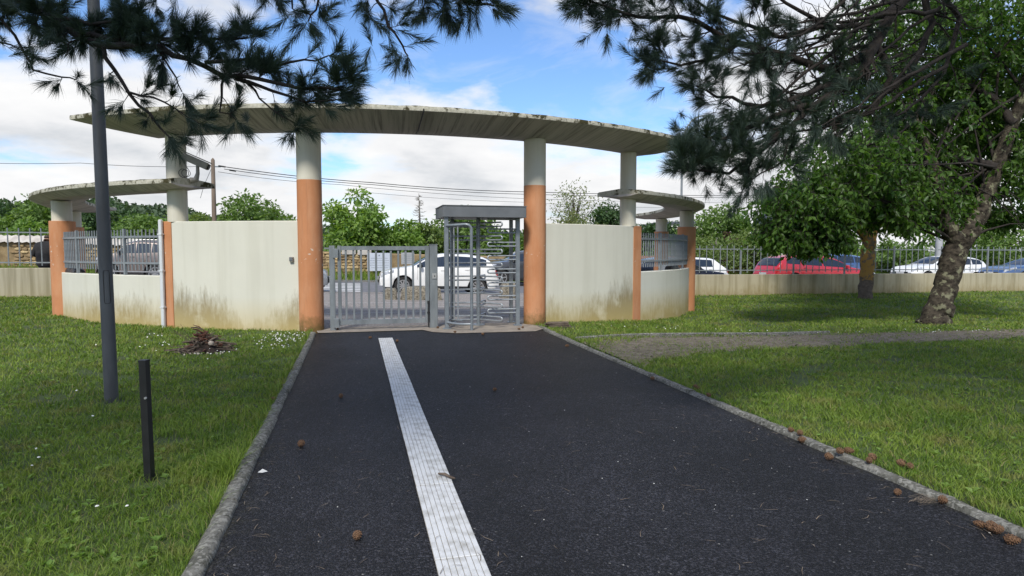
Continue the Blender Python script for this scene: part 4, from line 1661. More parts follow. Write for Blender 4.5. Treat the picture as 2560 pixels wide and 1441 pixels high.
put('white small hatchback seen through gate and turnstile', 948, 1248, 23.05, 1.52, 1.72, HATCH, 'paint_white', 'L', 10)
put('charcoal tall car behind the turnstile, facing left', 1216, 1420, 29.6, 1.72, 1.85, SUV, 'paint_charcoal', 'L', 5)
put('brown estate car with silver roof rails behind the curved left railing', 232, 424, 28.3, 1.66, 1.82, SUV, 'paint_brown', 'L', 9, drop=-0.05)
put('silver car whose nose shows beside the left gate column', 520, 817, 23.3, 1.48, 1.72, SALOON, 'paint_silver', 'R')
put('navy car whose bonnet slopes down beside the right orange column', 1560, 1842, 24.0, 1.46, 1.74, SALOON, 'paint_navy', 'R')
put('old square white hatchback behind the navy bonnet', 1608, 1824, 29.4, 1.42, 1.66, SQUARE, 'paint_white', 'L')
put('red hatchback parked behind the bar fence', 1938, 2200, 24.4, 1.56, 1.76, HATCH, 'paint_red', 'R')
put('blue car mostly hidden behind the red hatchback', 1985, 2185, 29.6, 1.60, 1.76, HATCH, 'paint_blue', 'L')
put('white city car behind the leaning cherry trunk', 2284, 2476, 27.3, 1.50, 1.64, HATCH, 'paint_white', 'L', 5)
put('blue car cut by the right edge of the picture', 2514, 2760, 25.8, 1.46, 1.74, HATCH, 'paint_blue', 'L')
put('pale silver car glimpsed through the right curved railing', 1440, 1626, 26.6, 1.55, 1.76, HATCH, 'paint_silver', 'L')

# roof rails on the brown car
for o in list(bpy.data.objects):
    if o.get('label', '').startswith('brown estate'):
        L_ = 0.5
        for sgn in (-1, 1):
            build('roof_rail', MB().tube([(-0.35, sgn * 0.60, 1.655), (-0.2, sgn * 0.61, 1.70), (1.2, sgn * 0.61, 1.70), (1.45, sgn * 0.60, 1.64)], 0.018, 6), 'rim', parent=o, local=True, sm=50)
            build('door_trim', MB().box((0.1, sgn * 0.912, 0.42), (2.2, 0.02, 0.05)), 'rim', parent=o, local=True)

# rounded black bags on the low walls
for lab, phi in (('dark rounded bag lying on the low wall at the left railing', rad(-53.5)), ('dark rounded bag lying on the low wall at the right railing', rad(46))):
    q_, nn_ = ell(phi, -0.05)
    t_ = thing('black_bag', lab, 'bag', (q_.x, q_.y, 1.0), phi)
    for dx_, sc_ in ((-.13, 1.0), (.15, .85)):
        rws_ = []
        for i_ in range(9):
            a_ = i_ / 8
            hh_ = sc_ * (0.03 + 0.13 * (sin(pi * min(1, a_ * .8 + .12)) ** .7))
            rws_.append([(dx_ + (a_ - .5) * .34 * sc_, .11 * cos(b_), hh_ * max(0.0, sin(b_)) ** .6) for b_ in np.linspace(0, pi, 9)])
        mbb = MB().grid(rws_)
        mbb.f += [tuple(range(9)), tuple(8 * 9 + k_ for k_ in range(8, -1, -1))]
        mbb.m += [0, 0]
        build('bag_half', mbb, 'black_plastic', parent=t_, local=True, sm=60)

# ------------------------------------------------------------------ lamp pole and bollard post on the left lawn
lb = G(279, 1004, 0)
lp = thing('lamp_post', 'tall dark grey steel lamp post on the left lawn', 'lamp post', (lb.x, lb.y, 0))
top = lb + Vector((-0.035, 0.0, 5.2))
build('mast', MB().tube([lb + Vector((0, 0, -0.2)), lb, lb + (top - lb) * 0.3, top], [0.062, 0.062, 0.059, 0.048], 20), 'pole_galvanised', parent=lp, sm=40)
hd = (Vector((0, 0, 0)) - lb)
hd.z = 0
hd.normalize()
sd_ = Vector((-hd.y, hd.x, 0))
fr = lb + hd * 0.0695 + sd_ * 0.008
hp = []
for a, z in ((0.028, 0.98), (0.034, 1.0), (0.034, 1.28), (0.028, 1.30), (-0.02, 1.30), (-0.026, 1.28), (-0.026, 1.0), (-0.02, 0.98), (0.028, 0.98)):
    an = a / 0.07
    hp.append(lb + hd * (0.0612 * cos(an)) + sd_ * (0.0612 * sin(an)) + Vector((-0.035 * z / 5.2, 0, z)))
build('hatch', MB().tube(hp, 0.0032, 5, cap=False), 'trim_black', parent=lp)
build('arm', MB().tube([top, top + Vector((0.05, 0.1, 0.3)), top + Vector((0.3, 0.5, 0.5)), top + Vector((0.6, 1.0, 0.5))], 0.035, 10), 'pole_galvanised', parent=lp, sm=50)
build('lantern', MB().cbox(top + Vector((0.75, 1.25, 0.5)), (0.22, 0.6, 0.12), 0.05, rz=-0.5), 'pole_galvanised', parent=lp)

pb = G(379, 1208, 0)
bp = thing('marker_post', 'short square black post standing in the left lawn', 'post', (pb.x, pb.y, 0), rad(-18))
build('shaft', MB().box((-0.012, 0, 0.38), (0.046, 0.045, 0.82)), 'black_plastic', parent=bp, local=True)
build('rim', MB().box((-0.012, 0, 0.795), (0.049, 0.048, 0.012)), 'black_plastic', parent=bp, local=True)
build('bolt', MB().lathe((0.004, -0.025, 0.56), [(0.008, -0.006), (0.008, 0.004), (0.004, 0.006)], 8, axis='Y'), 'lock_plate', parent=bp, local=True)
bp.rotation_euler = (0, rad(-0.8), rad(-18))

# ------------------------------------------------------------------ brush pile, stack of slats, sticks
bpile = G(512, 880, 0)
br = thing('brush_pile', 'heap of dead branches and ash on the left lawn', 'brush pile', bpile)
mb = MB()
rr = random.Random(5)
for layer in range(70):
    a = rr.uniform(0, 6.28)
    l_ = rr.uniform(0.25, 0.7)
    rad0 = rr.uniform(0, 0.42)
    c = Vector((cos(a) * rad0, sin(a) * rad0 * .75, 0.02 + 0.16 * max(0, 1 - rad0 / .34) * rr.random()))
    b_ = rr.uniform(0, 6.28)
    d = Vector((cos(b_), sin(b_) * 0.7, rr.uniform(-0.1, 0.18)))
    p0, p1 = c - d * l_ * .5, c + d * l_ * .5
    p0.z, p1.z = max(0.02, p0.z), max(0.02, p1.z)
    md = (p0 + p1) / 2 + Vector((rr.uniform(-.06, .06), rr.uniform(-.06, .06), rr.uniform(0, .05)))
    r_ = rr.uniform(0.005, 0.014)
    build('branch', MB().tube([bpile + p0, bpile + md, bpile + p1], [r_, r_, r_ * .5], 5), 'dead_wood', parent=br, sm=60)
for layer in range(80):
    a = rr.uniform(0, 6.28)
    rad0 = rr.uniform(0.0, 0.22)
    h0 = 0.36 * (1 - rad0 / .24) * rr.random() ** .7
    base_ = Vector((cos(a) * rad0, sin(a) * rad0 * .8, h0))
    b_ = rr.uniform(0, 6.28)
    tip = base_ + Vector((cos(b_) * .16, sin(b_) * .12, rr.uniform(-.03, .12)))
    r_ = rr.uniform(0.007, 0.022)
    build('branch', MB().tube([bpile + base_, bpile + base_.lerp(tip, .55) + Vector((rr.uniform(-.03, .03), 0, .02)), bpile + tip], [r_, r_, r_ * .6], 5), 'dead_wood_red' if rr.random() < .55 else 'dead_wood', parent=br, sm=60)
for k in range(7):
    a = rr.uniform(0, 6.28)
    p0 = bpile + Vector((cos(a) * .15, sin(a) * .1, .1))
    build('branch', MB().tube([p0, p0 + Vector((cos(a) * .15, 0, .14)), p0 + Vector((cos(a) * .32, 0, .22 + .12 * rr.random()))], [.005, .004, .002], 4), 'dead_wood', parent=br, sm=60)
rows = []
for i in range(9):
    rows.append([(bpile.x + cos(a) * (0.36 * i / 8), bpile.y + sin(a) * (0.30 * i / 8), 0.30 * (1 - (i / 8)) ** 1.4 + rr.uniform(-.02, .02)) for a in np.linspace(0, 2 * pi, 20)[:-1]])
build('debris', MB().grid(rows, close=True), 'dead_wood_dark', parent=br, sm=60)
build('ash_lump', MB().lathe(bpile + Vector((0.12, -0.15, 0.15)), [(0.005, .03), (0.03, .022), (0.045, 0.0), (0.03, -.03)], 7), 'ash_white', parent=br, sm=60)
mb = MB()
for k in range(14):
    p = bpile + Vector((rr.gauss(0.02, .2), rr.uniform(-.40, -.28), 0.02))
    mb.lathe(p, [(0.002, .02), (rr.uniform(.01, .025), .008), (0.01, -.02)], 6)
build('ash', mb, 'ash_white', parent=br, sm=60)['kind'] = 'stuff'

lgp = G(1398, 820, float(gz(np.array(4.2), np.array(12.0))))
sl = thing('timber_stack', 'small stack of weathered boards in the grass by the right wall', 'timber', lgp)
for k in range(6):
    build('board', MB().cbox(lgp + Vector((rr.uniform(-.05, .05), 0.1 * (k % 2), 0.03 + 0.03 * (k // 2 * 1.1))), (rr.uniform(.4, .55), 0.09, 0.025), 0.004, rz=rr.uniform(-.12, .1)), 'dead_wood', parent=sl)
stp = G(1118, 1195, 0.012)
o = build('fallen_stick', MB().tube([stp + Vector((-.05, .06, 0.012)), stp + Vector((-.012, .02, .018)), stp + Vector((.02, -.03, .012)), stp + Vector((.045, -.05, .01))], [.006, .011, .009, .006], 7), 'dead_wood', origin=stp, sm=60)
tag(o, 'short brown stick lying across the edge of the white guide strip', 'stick')
lt = G(656, 1182, 0.004)
o = build('litter_scrap', MB().add([lt + Vector((-.03, 0, .004)), lt + Vector((0, .012, .022)), lt + Vector((.035, 0, .006)), lt + Vector((0, -.014, .004))], [(0, 1, 2), (0, 2, 3), (0, 3, 1), (3, 2, 1)]), 'litter_white', origin=lt)
tag(o, 'small white scrap of litter by the left kerb', 'litter')

# ------------------------------------------------------------------ pine cones
def cone_mesh():
    mb = MB()
    L_, n_ = 0.075, 9
    prof = lambda t: 0.029 * (sin(pi * min(1, (t * 0.9 + 0.1))) ** 0.6) * (1 - 0.35 * t)
    mb.lathe((0, 0, 0), [(max(0.003, prof(k / 8) * 0.8), L_ * (k / 8 - 0.5)) for k in range(9)], 9)
    ga = 2.39996
    for k in range(46):
        t = 0.03 + 0.93 * k / 45
        a = ga * k
        r_ = prof(t)
        c = Vector((cos(a) * r_, sin(a) * r_, L_ * (t - 0.5)))
        s_ = 0.0105 * (1 - 0.3 * t)
        e1 = Vector((-sin(a), cos(a), 0))
        e2 = Vector((0, 0, 1))
        nrm = Vector((cos(a), sin(a), 0.25))
        mb.add([c + e1 * s_ - e2 * s_ * .3, c + e2 * s_ * .8, c - e1 * s_ - e2 * s_ * .3, c - e2 * s_ * .6, c + nrm * s_ * 0.75], [(0, 1, 4), (1, 2, 4), (2, 3, 4), (3, 0, 4)])
    # lie it down
    mb.v = [(z, x, y + 0.027) for x, y, z in mb.v]
    return mb


cones = [(1978, 1091, 'on the asphalt by the right kerb, farther than the kerb pair'), (2007, 1107, None), (2000, 1100, None), (2074, 1150, None), (2102, 1147, None), (2123, 1146, None), (2181, 1156, None), (2171, 1171, None),
         (2253, 1173, None), (2276, 1181, None), (2242, 1238, None), (2360, 1260, None), (2446, 1318, None), (2473, 1327, None), (2496, 1334, None), (2532, 1361, None),
         (1745, 979, None), (1738, 975, None), (1772, 1001, None), (1237, 978, None), (852, 994, None), (895, 1350, None), (753, 1118, None),
         (926, 847, None), (993, 856, None), (1417, 868, None), (1630, 950, None), (1297, 826, None), (1306, 822, None), (1137, 833, None), (1207, 838, None), (845, 826, None), (1095, 822, None), (681, 1003, None)]
cone_lab = {
    2007: 'nearer cone of the touching pair halfway along the right kerb', 2000: 'cone half hidden at the back of the touching pair halfway along the right kerb',
    2074: 'left pine cone of the trio pressed against the right kerb', 2102: 'middle pine cone of the trio pressed against the right kerb', 2123: 'right pine cone of the trio pressed against the right kerb',
    2181: 'pine cone lying on top of the right kerb', 2171: 'pine cone at the asphalt edge just below the one on the kerb', 2253: 'left of two pine cones in the grass beyond the right kerb',
    2276: 'right of two pine cones in the grass beyond the right kerb', 2446: 'left pine cone of the nearest trio at the lower right', 2473: 'middle pine cone of the nearest trio at the lower right',
    2496: 'small right pine cone of the nearest trio at the lower right', 1745: 'right cone of the small far pair on the right kerb', 1738: 'left cone of the small far pair on the right kerb',
    1772: 'single pine cone just nearer than the small far pair on the right kerb',
    1237: 'lone brown pine cone in the middle of the asphalt right of the strip', 852: 'lone brown pine cone on the asphalt left of the strip, beyond the marker post',
    895: 'nearest brown pine cone left of the white strip', 753: 'brown pine cone on the asphalt near the left kerb', 926: 'pine cone left of the far end of the white strip',
    993: 'pine cone right of the far end of the white strip', 1417: 'pine cone at the right kerb by the start of the gravel path', 1630: 'pine cone at the right kerb below the gravel path',
    681: 'brown cone in the grass left of the left kerb', 2532: 'dark pine cone lowest at the right edge of the asphalt', 2242: 'small dark pine cone alone on asphalt at lower right',
    2360: 'single pine cone at the kerb beside a bundle of dry needles', 845: 'pine cone at the foot of the gate hinge post', 1095: 'pine cone at the foot of the gate lock post',
    1137: 'pine cone on the slab left below the turnstile', 1207: 'pine cone on the slab edge below the turnstile rotor', 1978: 'small pine cone on the asphalt just before the kerb pair',
    1297: 'nearer pine cone at the foot of the turnstile right post', 1306: 'farther pine cone at the foot of the turnstile right post'}
cpro = None
for i, (px, py, _) in enumerate(cones):
    p = G(px, py, 0.0)
    z = 0.0
    if p.x > PR + 0.01 and p.y < 11.5:
        z = 0.034 if p.x < PR + 0.15 else 0.02
    if p.y > 11.3:
        z = 0.006
    if cpro is None:
        cpro = build('pine_cone', cone_mesh(), 'pine_cone', local=True, sm=30)
        o = cpro
    else:
        o = share(cpro)
    o.location = (p.x, p.y, z)
    s_ = R.uniform(0.68, 0.95)
    o.scale = (s_ * R.uniform(.85, 1.1), s_, s_)
    o.rotation_euler = (R.uniform(-.2, .2), R.uniform(-.1, .1), R.uniform(0, 6.28))
    lab = cone_lab.get(px, 'brown pine cone in the loose row along the right kerb')
    tag(o, lab, 'pine cone', 'fallen pine cones')

# ------------------------------------------------------------------ numpy leaf helpers
def rot_basis(n):
    """random unit vectors"""
    v = rng.normal(size=(n, 3))
    return v / np.linalg.norm(v, axis=1, keepdims=True)


def leaves(P, A, N, L, W, fold=0.25):
    """Kite leaves folded on the midrib. P base, A axis, N normal-ish, L length, W width"""
    n = len(P)
    A = A / np.linalg.norm(A, axis=1, keepdims=True)
    B = np.cross(A, N)
    B /= np.linalg.norm(B, axis=1, keepdims=True) + 1e-9
    U = np.cross(B, A)
    L, W = np.broadcast_to(L, (n,))[:, None], np.broadcast_to(W, (n,))[:, None]
    v0 = P
    v1 = P + A * L * 0.42 + B * W * 0.5 + U * W * fold
    v2 = P + A * L - U * L * 0.12
    v3 = P + A * L * 0.42 - B * W * 0.5 + U * W * fold
    V = np.stack([v0, v1, v2, v3], 1).reshape(-1, 3)
    i = 4 * np.arange(n)[:, None]
    T = np.concatenate([i + np.array([[0, 1, 2]]), i + np.array([[0, 2, 3]])], 0)
    return V, T


def build_leaves(name, P, A, N, L, W, mat, parent, fold=0.25):
    V, T = leaves(P, A, N, L, W, fold)
    o = build_np(name, V, T, mat, parent=parent)
    o['kind'] = 'stuff'
    return o


def tree(label, base, H, rx, crown_c, rz_, leaf_m, bark_m, n_leaf, leaf, clumps=40, name='tree', cat='tree', group='trees across the street', trunk_r=0.14, droop=0.2, hollow=0.45, seed=0, limbs=7):
    """Broadleaf tree: tapered trunk, limbs reaching into leaf clumps."""
    rr = random.Random(seed)
    rg = np.random.default_rng(seed)
    base = Vector(base)
    t = thing(name, label, cat, base, 0, group)
    top = base + Vector((0, 0, crown_c))
    mb = MB()
    mid = base + Vector((rr.uniform(-.15, .15), rr.uniform(-.15, .15), crown_c * 0.5))
    mb.tube([base - Vector((0, 0, .2)), base + Vector((0, 0, .05)), mid, top, top + Vector((rr.uniform(-.2, .2), 0, rz_ * .6))], [trunk_r * 1.25, trunk_r * 1.05, trunk_r * .85, trunk_r * .6, trunk_r * .2], 9)
    cs = []
    for k in range(clumps):
        v = rg.normal(size=3)
        v /= np.linalg.norm(v)
        r_ = hollow + (1 - hollow) * rg.random() ** 0.7
        bulge = 0.8 + 0.4 * rg.random()
        cs.append(np.array([top.x, top.y, base.z + crown_c]) + v * np.array([rx, rx, rz_]) * r_ * bulge * 0.86)
    cs = np.array(cs)
    cs[:, 2] = np.maximum(cs[:, 2], base.z + 0.25)
    for k in range(min(limbs, clumps)):
        c = Vector(cs[k])
        s0 = mid.lerp(top, rr.uniform(0, 1))
        m1 = s0.lerp(c, .5) + Vector((0, 0, rr.uniform(0, .25) * rz_ * .4))
        mb.tube([s0, m1, c], [trunk_r * .42, trunk_r * .25, trunk_r * .07], 6)
    build('trunk', mb, bark_m, parent=t, sm=60)
    k = rg.integers(0, clumps, n_leaf)
    size = (rx + rz_) / 2 * rg.uniform(0.20, 0.40, clumps)
    d = rg.normal(size=(n_leaf, 3))
    d /= np.linalg.norm(d, axis=1, keepdims=True)
    rrad = rg.random((n_leaf, 1)) ** 0.45
    P = cs[k] + d * rrad * size[k][:, None] * np.array([1.15, 1.15, 0.85])
    A = d + rg.normal(size=(n_leaf, 3)) * 0.7
    A[:, 2] -= droop
    N = rg.normal(size=(n_leaf, 3)) * 0.6
    N[:, 2] += 0.8
    L_ = leaf * rg.uniform(0.7, 1.35, n_leaf)
    build_leaves('crown', P, A, N, L_, L_ * 0.55, leaf_m, t)
    return t


def px_tree(label, px, py_top, depth, width_px, mat, bark, n_leaf, leaf, py_c=None, ground=None, **kw):
    """A tree at image column px whose top shows at py_top, standing 'depth' metres down the view."""
    tp = D(px, py_top, depth)
    g = float(street(np.array(tp.x))) if ground is None else ground
    H = tp.z - g
    rx = width_px / FPX * depth / 2
    rz_ = H * kw.pop('rzf', 0.36)
    return tree(label, (tp.x, tp.y, g), H, rx, H - rz_, rz_, mat, bark, n_leaf, leaf, **kw)


# ------------------------------------------------------------------ trees across the street
px_tree('bushy green fig tree rising behind the stone wall left of the gate gap', 893, 492, 39, 190, 'leaf_bright', 'grey_bark', 5200, 0.30, seed=1, clumps=46, rzf=0.46, limbs=10)
px_tree('lower green tree beside the fig tree, above the gate', 985, 548, 40, 150, 'leaf_bright', 'grey_bark', 3600, 0.27, seed=2, clumps=34, rzf=0.47)
px_tree('yellow green tree just left of the turnstile hood', 1075, 545, 42, 120, 'leaf_olive', 'grey_bark', 3200, 0.26, seed=3, clumps=30, rzf=0.48)
px_tree('dark green tree seen through the turnstile bars', 1165, 520, 46, 190, 'leaf_mid', 'grey_bark', 4200, 0.28, seed=4, clumps=40, rzf=0.47)
px_tree('green tree behind the right gate column', 1275, 560, 44, 170, 'leaf_mid', 'grey_bark', 3600, 0.28, seed=5, clumps=34, rzf=0.47)
px_tree('airy pale blossoming tree above the right gate wall', 1435, 440, 40, 130, 'leaf_pale', 'grey_bark', 1500, 0.15, seed=6, clumps=52, rzf=0.42, hollow=0.25, limbs=30, trunk_r=0.11)
px_tree('cream flowering shrub at the foot of the pale tree', 1430, 522, 39, 150, 'leaf_pale', 'grey_bark', 3000, 0.17, seed=16, clumps=30, rzf=0.46)
px_tree('dark rounded evergreen right of the pale tree', 1527, 500, 56, 115, 'leaf_dark', 'grey_bark', 5200, 0.30, seed=7, clumps=60, rzf=0.46)
px_tree('dark evergreen behind the right wall column', 1640, 545, 54, 130, 'leaf_dark', 'grey_bark', 3800, 0.30, seed=8, clumps=40, rzf=0.46)
px_tree('loose olive green tree right of the side canopy', 1800, 505, 46, 190, 'leaf_mid', 'grey_bark', 5000, 0.26, seed=9, clumps=44, rzf=0.46, hollow=0.35)
px_tree('light green shrub behind the old white hatchback', 1790, 575, 38, 150, 'leaf_olive', 'dead_bark', 2600, 0.16, seed=10, clumps=34, rzf=0.46, limbs=26, hollow=0.3)
px_tree('pale green shrub above the tiled part of the stone wall', 1900, 560, 38, 160, 'leaf_olive', 'grey_bark', 3600, 0.18, seed=11, clumps=36, rzf=0.47)
px_tree('dark red plum bush among the pale shrubs', 1832, 585, 39.5, 45, 'leaf_plum', 'grey_bark', 700, 0.14, seed=12, clumps=12, rzf=0.40)
px_tree('yellow green bush behind the second cherry trunk', 2060, 560, 42, 190, 'leaf_bright', 'grey_bark', 3600, 0.26, seed=13, clumps=36, rzf=0.47)
px_tree('low conifer like bush behind the bar fence', 2250, 600, 40, 150, 'leaf_mid', 'grey_bark', 2600, 0.2, seed=14, clumps=30, rzf=0.48)
px_tree('bushy green tree behind the far end of the fence', 2480, 540, 44, 280, 'leaf_mid', 'grey_bark', 4200, 0.28, seed=15, clumps=44, rzf=0.48)
px_tree('light green rounded tree above the left gate wall', 620, 482, 52, 190, 'leaf_mid', 'grey_bark', 5600, 0.30, seed=17, clumps=60, rzf=0.46)
px_tree('pale green low tree left of the wooden pole', 500, 530, 50, 120, 'leaf_olive', 'grey_bark', 3200, 0.28, seed=18, clumps=36, rzf=0.47)
px_tree('green tree filling the gap below the left side canopy', 350, 528, 44, 180, 'leaf_mid', 'grey_bark', 4600, 0.28, seed=19, clumps=46, rzf=0.47)
px_tree('dark green tree right of the far left columns', 255, 505, 60, 160, 'leaf_dark', 'grey_bark', 4200, 0.32, seed=20, clumps=46, rzf=0.47)
px_tree('broad green tree above the fence at the far left', 95, 492, 47, 200, 'leaf_mid', 'grey_bark', 5600, 0.30, seed=21, clumps=54, rzf=0.47)
px_tree('bright green bush between the far left trees', 60, 535, 43, 80, 'leaf_bright', 'grey_bark', 2200, 0.24, seed=22, clumps=26, rzf=0.46)
px_tree('dark green tree at the left edge of the picture', -40, 480, 52, 190, 'leaf_dark', 'grey_bark', 4600, 0.32, seed=23, clumps=50, rzf=0.47)
px_tree('low pale green tree just above the left end of the gate wall', 455, 538, 58, 120, 'leaf_olive', 'grey_bark', 2600, 0.30, seed=31, clumps=34, rzf=0.47)
px_tree('low bushy tree right of the wooden pole above the wall', 565, 536, 60, 110, 'leaf_olive', 'grey_bark', 2600, 0.30, seed=32, clumps=34, rzf=0.47)
px_tree('rounded olive tree sloping down towards the left gate column', 672, 512, 56, 110, 'leaf_mid', 'grey_bark', 3200, 0.30, seed=33, clumps=40, rzf=0.47)
px_tree('low green tree behind the far left railing', 420, 545, 46, 110, 'leaf_bright', 'grey_bark', 2600, 0.26, seed=34, clumps=30, rzf=0.47)
px_tree('distant green tree to the right of the wooden pole', 715, 535, 75, 110, 'leaf_mid', 'grey_bark', 2600, 0.4, seed=24, clumps=36, rzf=0.47)

# thin tall bare conifer
tp = D(1047, 484, 60)
g = float(street(np.array(tp.x)))
dt = thing('bare_conifer', 'tall thin leafless conifer above the gate', 'tree', (tp.x, tp.y, g), 0, 'trees across the street')
mb = MB().tube([(tp.x, tp.y, g), (tp.x + .1, tp.y, (g + tp.z) / 2), (tp.x, tp.y, tp.z)], [.16, .1, .02], 7)
build('trunk', mb, 'dead_bark', parent=dt, sm=60)
mb = MB()
rr = random.Random(3)
H_ = tp.z - g
for k in range(64):
    t = 0.25 + 0.72 * k / 63
    z = g + H_ * t
    a = rr.uniform(0, 6.28)
    l_ = (1 - t) * 2.1 * rr.uniform(.6, 1.15) + 0.15
    d = Vector((cos(a), sin(a), 0))
    p0 = Vector((tp.x, tp.y, z))
    p1 = p0 + d * l_ * .6 + Vector((0, 0, -.12 * l_))
    p2 = p0 + d * l_ + Vector((0, 0, .06 * l_))
    mb.tube([p0, p1, p2], [.03, .02, .008], 4)
    for q in range(4):
        s0 = p0.lerp(p2, rr.uniform(.4, .95))
        mb.tube([s0, s0 + Vector((rr.uniform(-.3, .3), rr.uniform(-.3, .3), rr.uniform(-.25, .1)))], [.012, .006], 3)
build('branches', mb, 'dead_bark', parent=dt)

# wooded hill: one mass of far foliage
n = 90000
hx = rng.uniform(-330, 120, n)
hy = rng.uniform(150, 300, n)
keep = rng.random(n) < np.clip(hill(hx, hy) / 6, 0.02, 1)
hx, hy = hx[keep], hy[keep]
n = len(hx)
lump = 3.2 + 2.2 * np.sin(hx * 0.21 + 1.3 * np.sin(hy * .13)) * np.sin(hy * 0.17 + hx * .05) + rng.uniform(-1.2, 1.2, n)
hz_ = base_z(hx, hy) + np.maximum(0.4, lump)
P = np.stack([hx, hy, hz_], 1)
A = rng.normal(size=(n, 3))
Nn = rng.normal(size=(n, 3))
Nn[:, 2] += 1
Lh = rng.uniform(0.9, 2.0, n)
V, T = leaves(P, A, Nn, Lh, Lh * .8)
stuff(build_np('hill_wood', V, T, 'leaf_hill'), 'dark green wooded hill on the skyline at the left', 'woodland')

# garden greenery right behind the stone wall: one continuous mass
n = 16000
hx = rng.uniform(-30, 60, n)
hy = rng.uniform(37, 60, n)
dens = 1.1 + 1.3 * (np.sin(hx * .5 + 2 * np.sin(hy * .4)) * .5 + .5)
P = np.stack([hx, hy, street(hx) + rng.random(n) * dens], 1)
A = rng.normal(size=(n, 3))
A[:, 2] = np.abs(A[:, 2])
Nn = rng.normal(size=(n, 3))
Lh = rng.uniform(.18, .36, n)
V, T = leaves(P, A, Nn, Lh, Lh * .6)
stuff(build_np('garden_undergrowth', V, T, 'leaf_mid'), 'green undergrowth growing behind the stone wall', 'undergrowth')

# ------------------------------------------------------------------ houses
def house(label, px0, px1, py_top, depth, d_, wall_h_top, roof, wins):
    a, b = D(px0, py_top, depth), D(px1, py_top, depth)
    g = -1.0
    t = thing('house', label, 'house', ((a.x + b.x) / 2, a.y, g))
    ang = math.atan2(b.y - a.y, b.x - a.x)
    W_ = (b - a).length
    mid = (a + b) / 2
    Mz = Matrix.Rotation(ang, 3, 'Z')
    fwd = Mz @ Vector((0, 1, 0))
    H_ = wall_h_top - g
    build('wall', MB().box((mid.x + fwd.x * d_ / 2, mid.y + fwd.y * d_ / 2, g + H_ / 2), (W_, d_, H_), rz=ang), 'house_render', parent=t)
    if roof == 'flat':
        build('roof', MB().box((mid.x + fwd.x * d_ / 2, mid.y + fwd.y * d_ / 2, wall_h_top + 0.1), (W_ + .3, d_ + .3, 0.22), rz=ang), 'slate', parent=t)
    else:
        cxm = mid + fwd * (d_ / 2)
        e = [(-W_ / 2 - .2, -d_ / 2 - .2, 0), (W_ / 2 + .2, -d_ / 2 - .2, 0), (W_ / 2 + .2, d_ / 2 + .2, 0), (-W_ / 2 - .2, d_ / 2 + .2, 0), (-W_ / 2 + 1, 0, roof), (W_ / 2 - 1, 0, roof)]
        vs = [Mz @ Vector(p) + Vector((cxm.x, cxm.y, wall_h_top)) for p in e]
        rf = build('roof', MB().add(vs, [(0, 1, 5, 4), (1, 2, 5), (2, 3, 4, 5), (3, 0, 4), (3, 2, 1, 0)]), 'slate', parent=t)
        build('chimney', MB().box((cxm.x + .6, cxm.y, wall_h_top + roof + .1), (.5, .5, 1.2), rz=ang), 'house_render', parent=rf)
    for (fx, fz, w_, h_) in wins:
        p = a.lerp(b, fx) - fwd * 0.03
        z = wall_h_top - fz
        f = build('window', MB().box((p.x, p.y, z), (w_ + .14, .06, h_ + .14), rz=ang), 'pvc_white', parent=t)
        build('pane', MB().box((p.x - fwd.x * .035, p.y - fwd.y * .035, z), (w_, .02, h_), rz=ang), 'window_glass', parent=f)


zt = D(1700, 560, 60).z
house('white flat roofed house between the right columns', 1652, 1775, 560, 60, 8, zt, 'flat', [(.09, 1.05, .5, .9), (.17, 1.05, .25, .9), (.26, 1.05, .5, .9), (.36, 1.05, .5, .9), (.7, 1.05, .5, .9)])
zt = D(2000, 560, 62).z
house('pale house with dark slate roof behind the cherry leaves', 1945, 2060, 560, 62, 7, zt, 2.3, [(.25, 1.2, .7, 1.0), (.6, 1.2, .7, 1.0)])

# ------------------------------------------------------------------ street lamp, wooden pole, wires
p = D(1702, 600, 37)
g = float(street(np.array(p.x)))
tz = D(1702, 330, 37).z
sl_ = thing('street_lamp', 'thin grey street lamp with curved arm rising behind the right side canopy', 'street lamp', (p.x, p.y, g))
arm = [(p.x, p.y, g - .2), (p.x, p.y, tz - 1.0)] + [(p.x + 1.3 * (1 - cos(a)), p.y, tz - 1.0 + 1.9 * sin(a)) for a in np.linspace(0.1, pi / 2, 8)]
build('mast', MB().tube(arm, [0.075, 0.06] + [0.045] * 8, 8), 'gate_steel', parent=sl_, sm=50)
build('lantern', MB().cbox((p.x + 1.65, p.y, tz + .9), (0.7, 0.25, 0.14), 0.05), 'gate_steel', parent=sl_)
p = D(2348, 600, 36)
g = float(street(np.array(p.x)))
sl2 = thing('street_lamp', 'pale grey mast half hidden by the leaning cherry trunk', 'street lamp', (p.x, p.y, g))
build('mast', MB().tube([(p.x, p.y, g - .2), (p.x, p.y, 4), (p.x, p.y, 7.5)], [.2, .17, .1], 12), 'sign_board_grey', parent=sl2, sm=50)
build('lantern', MB().cbox((p.x + .5, p.y - .3, 7.5), (0.9, 0.3, 0.16), 0.05), 'gate_steel', parent=sl2)

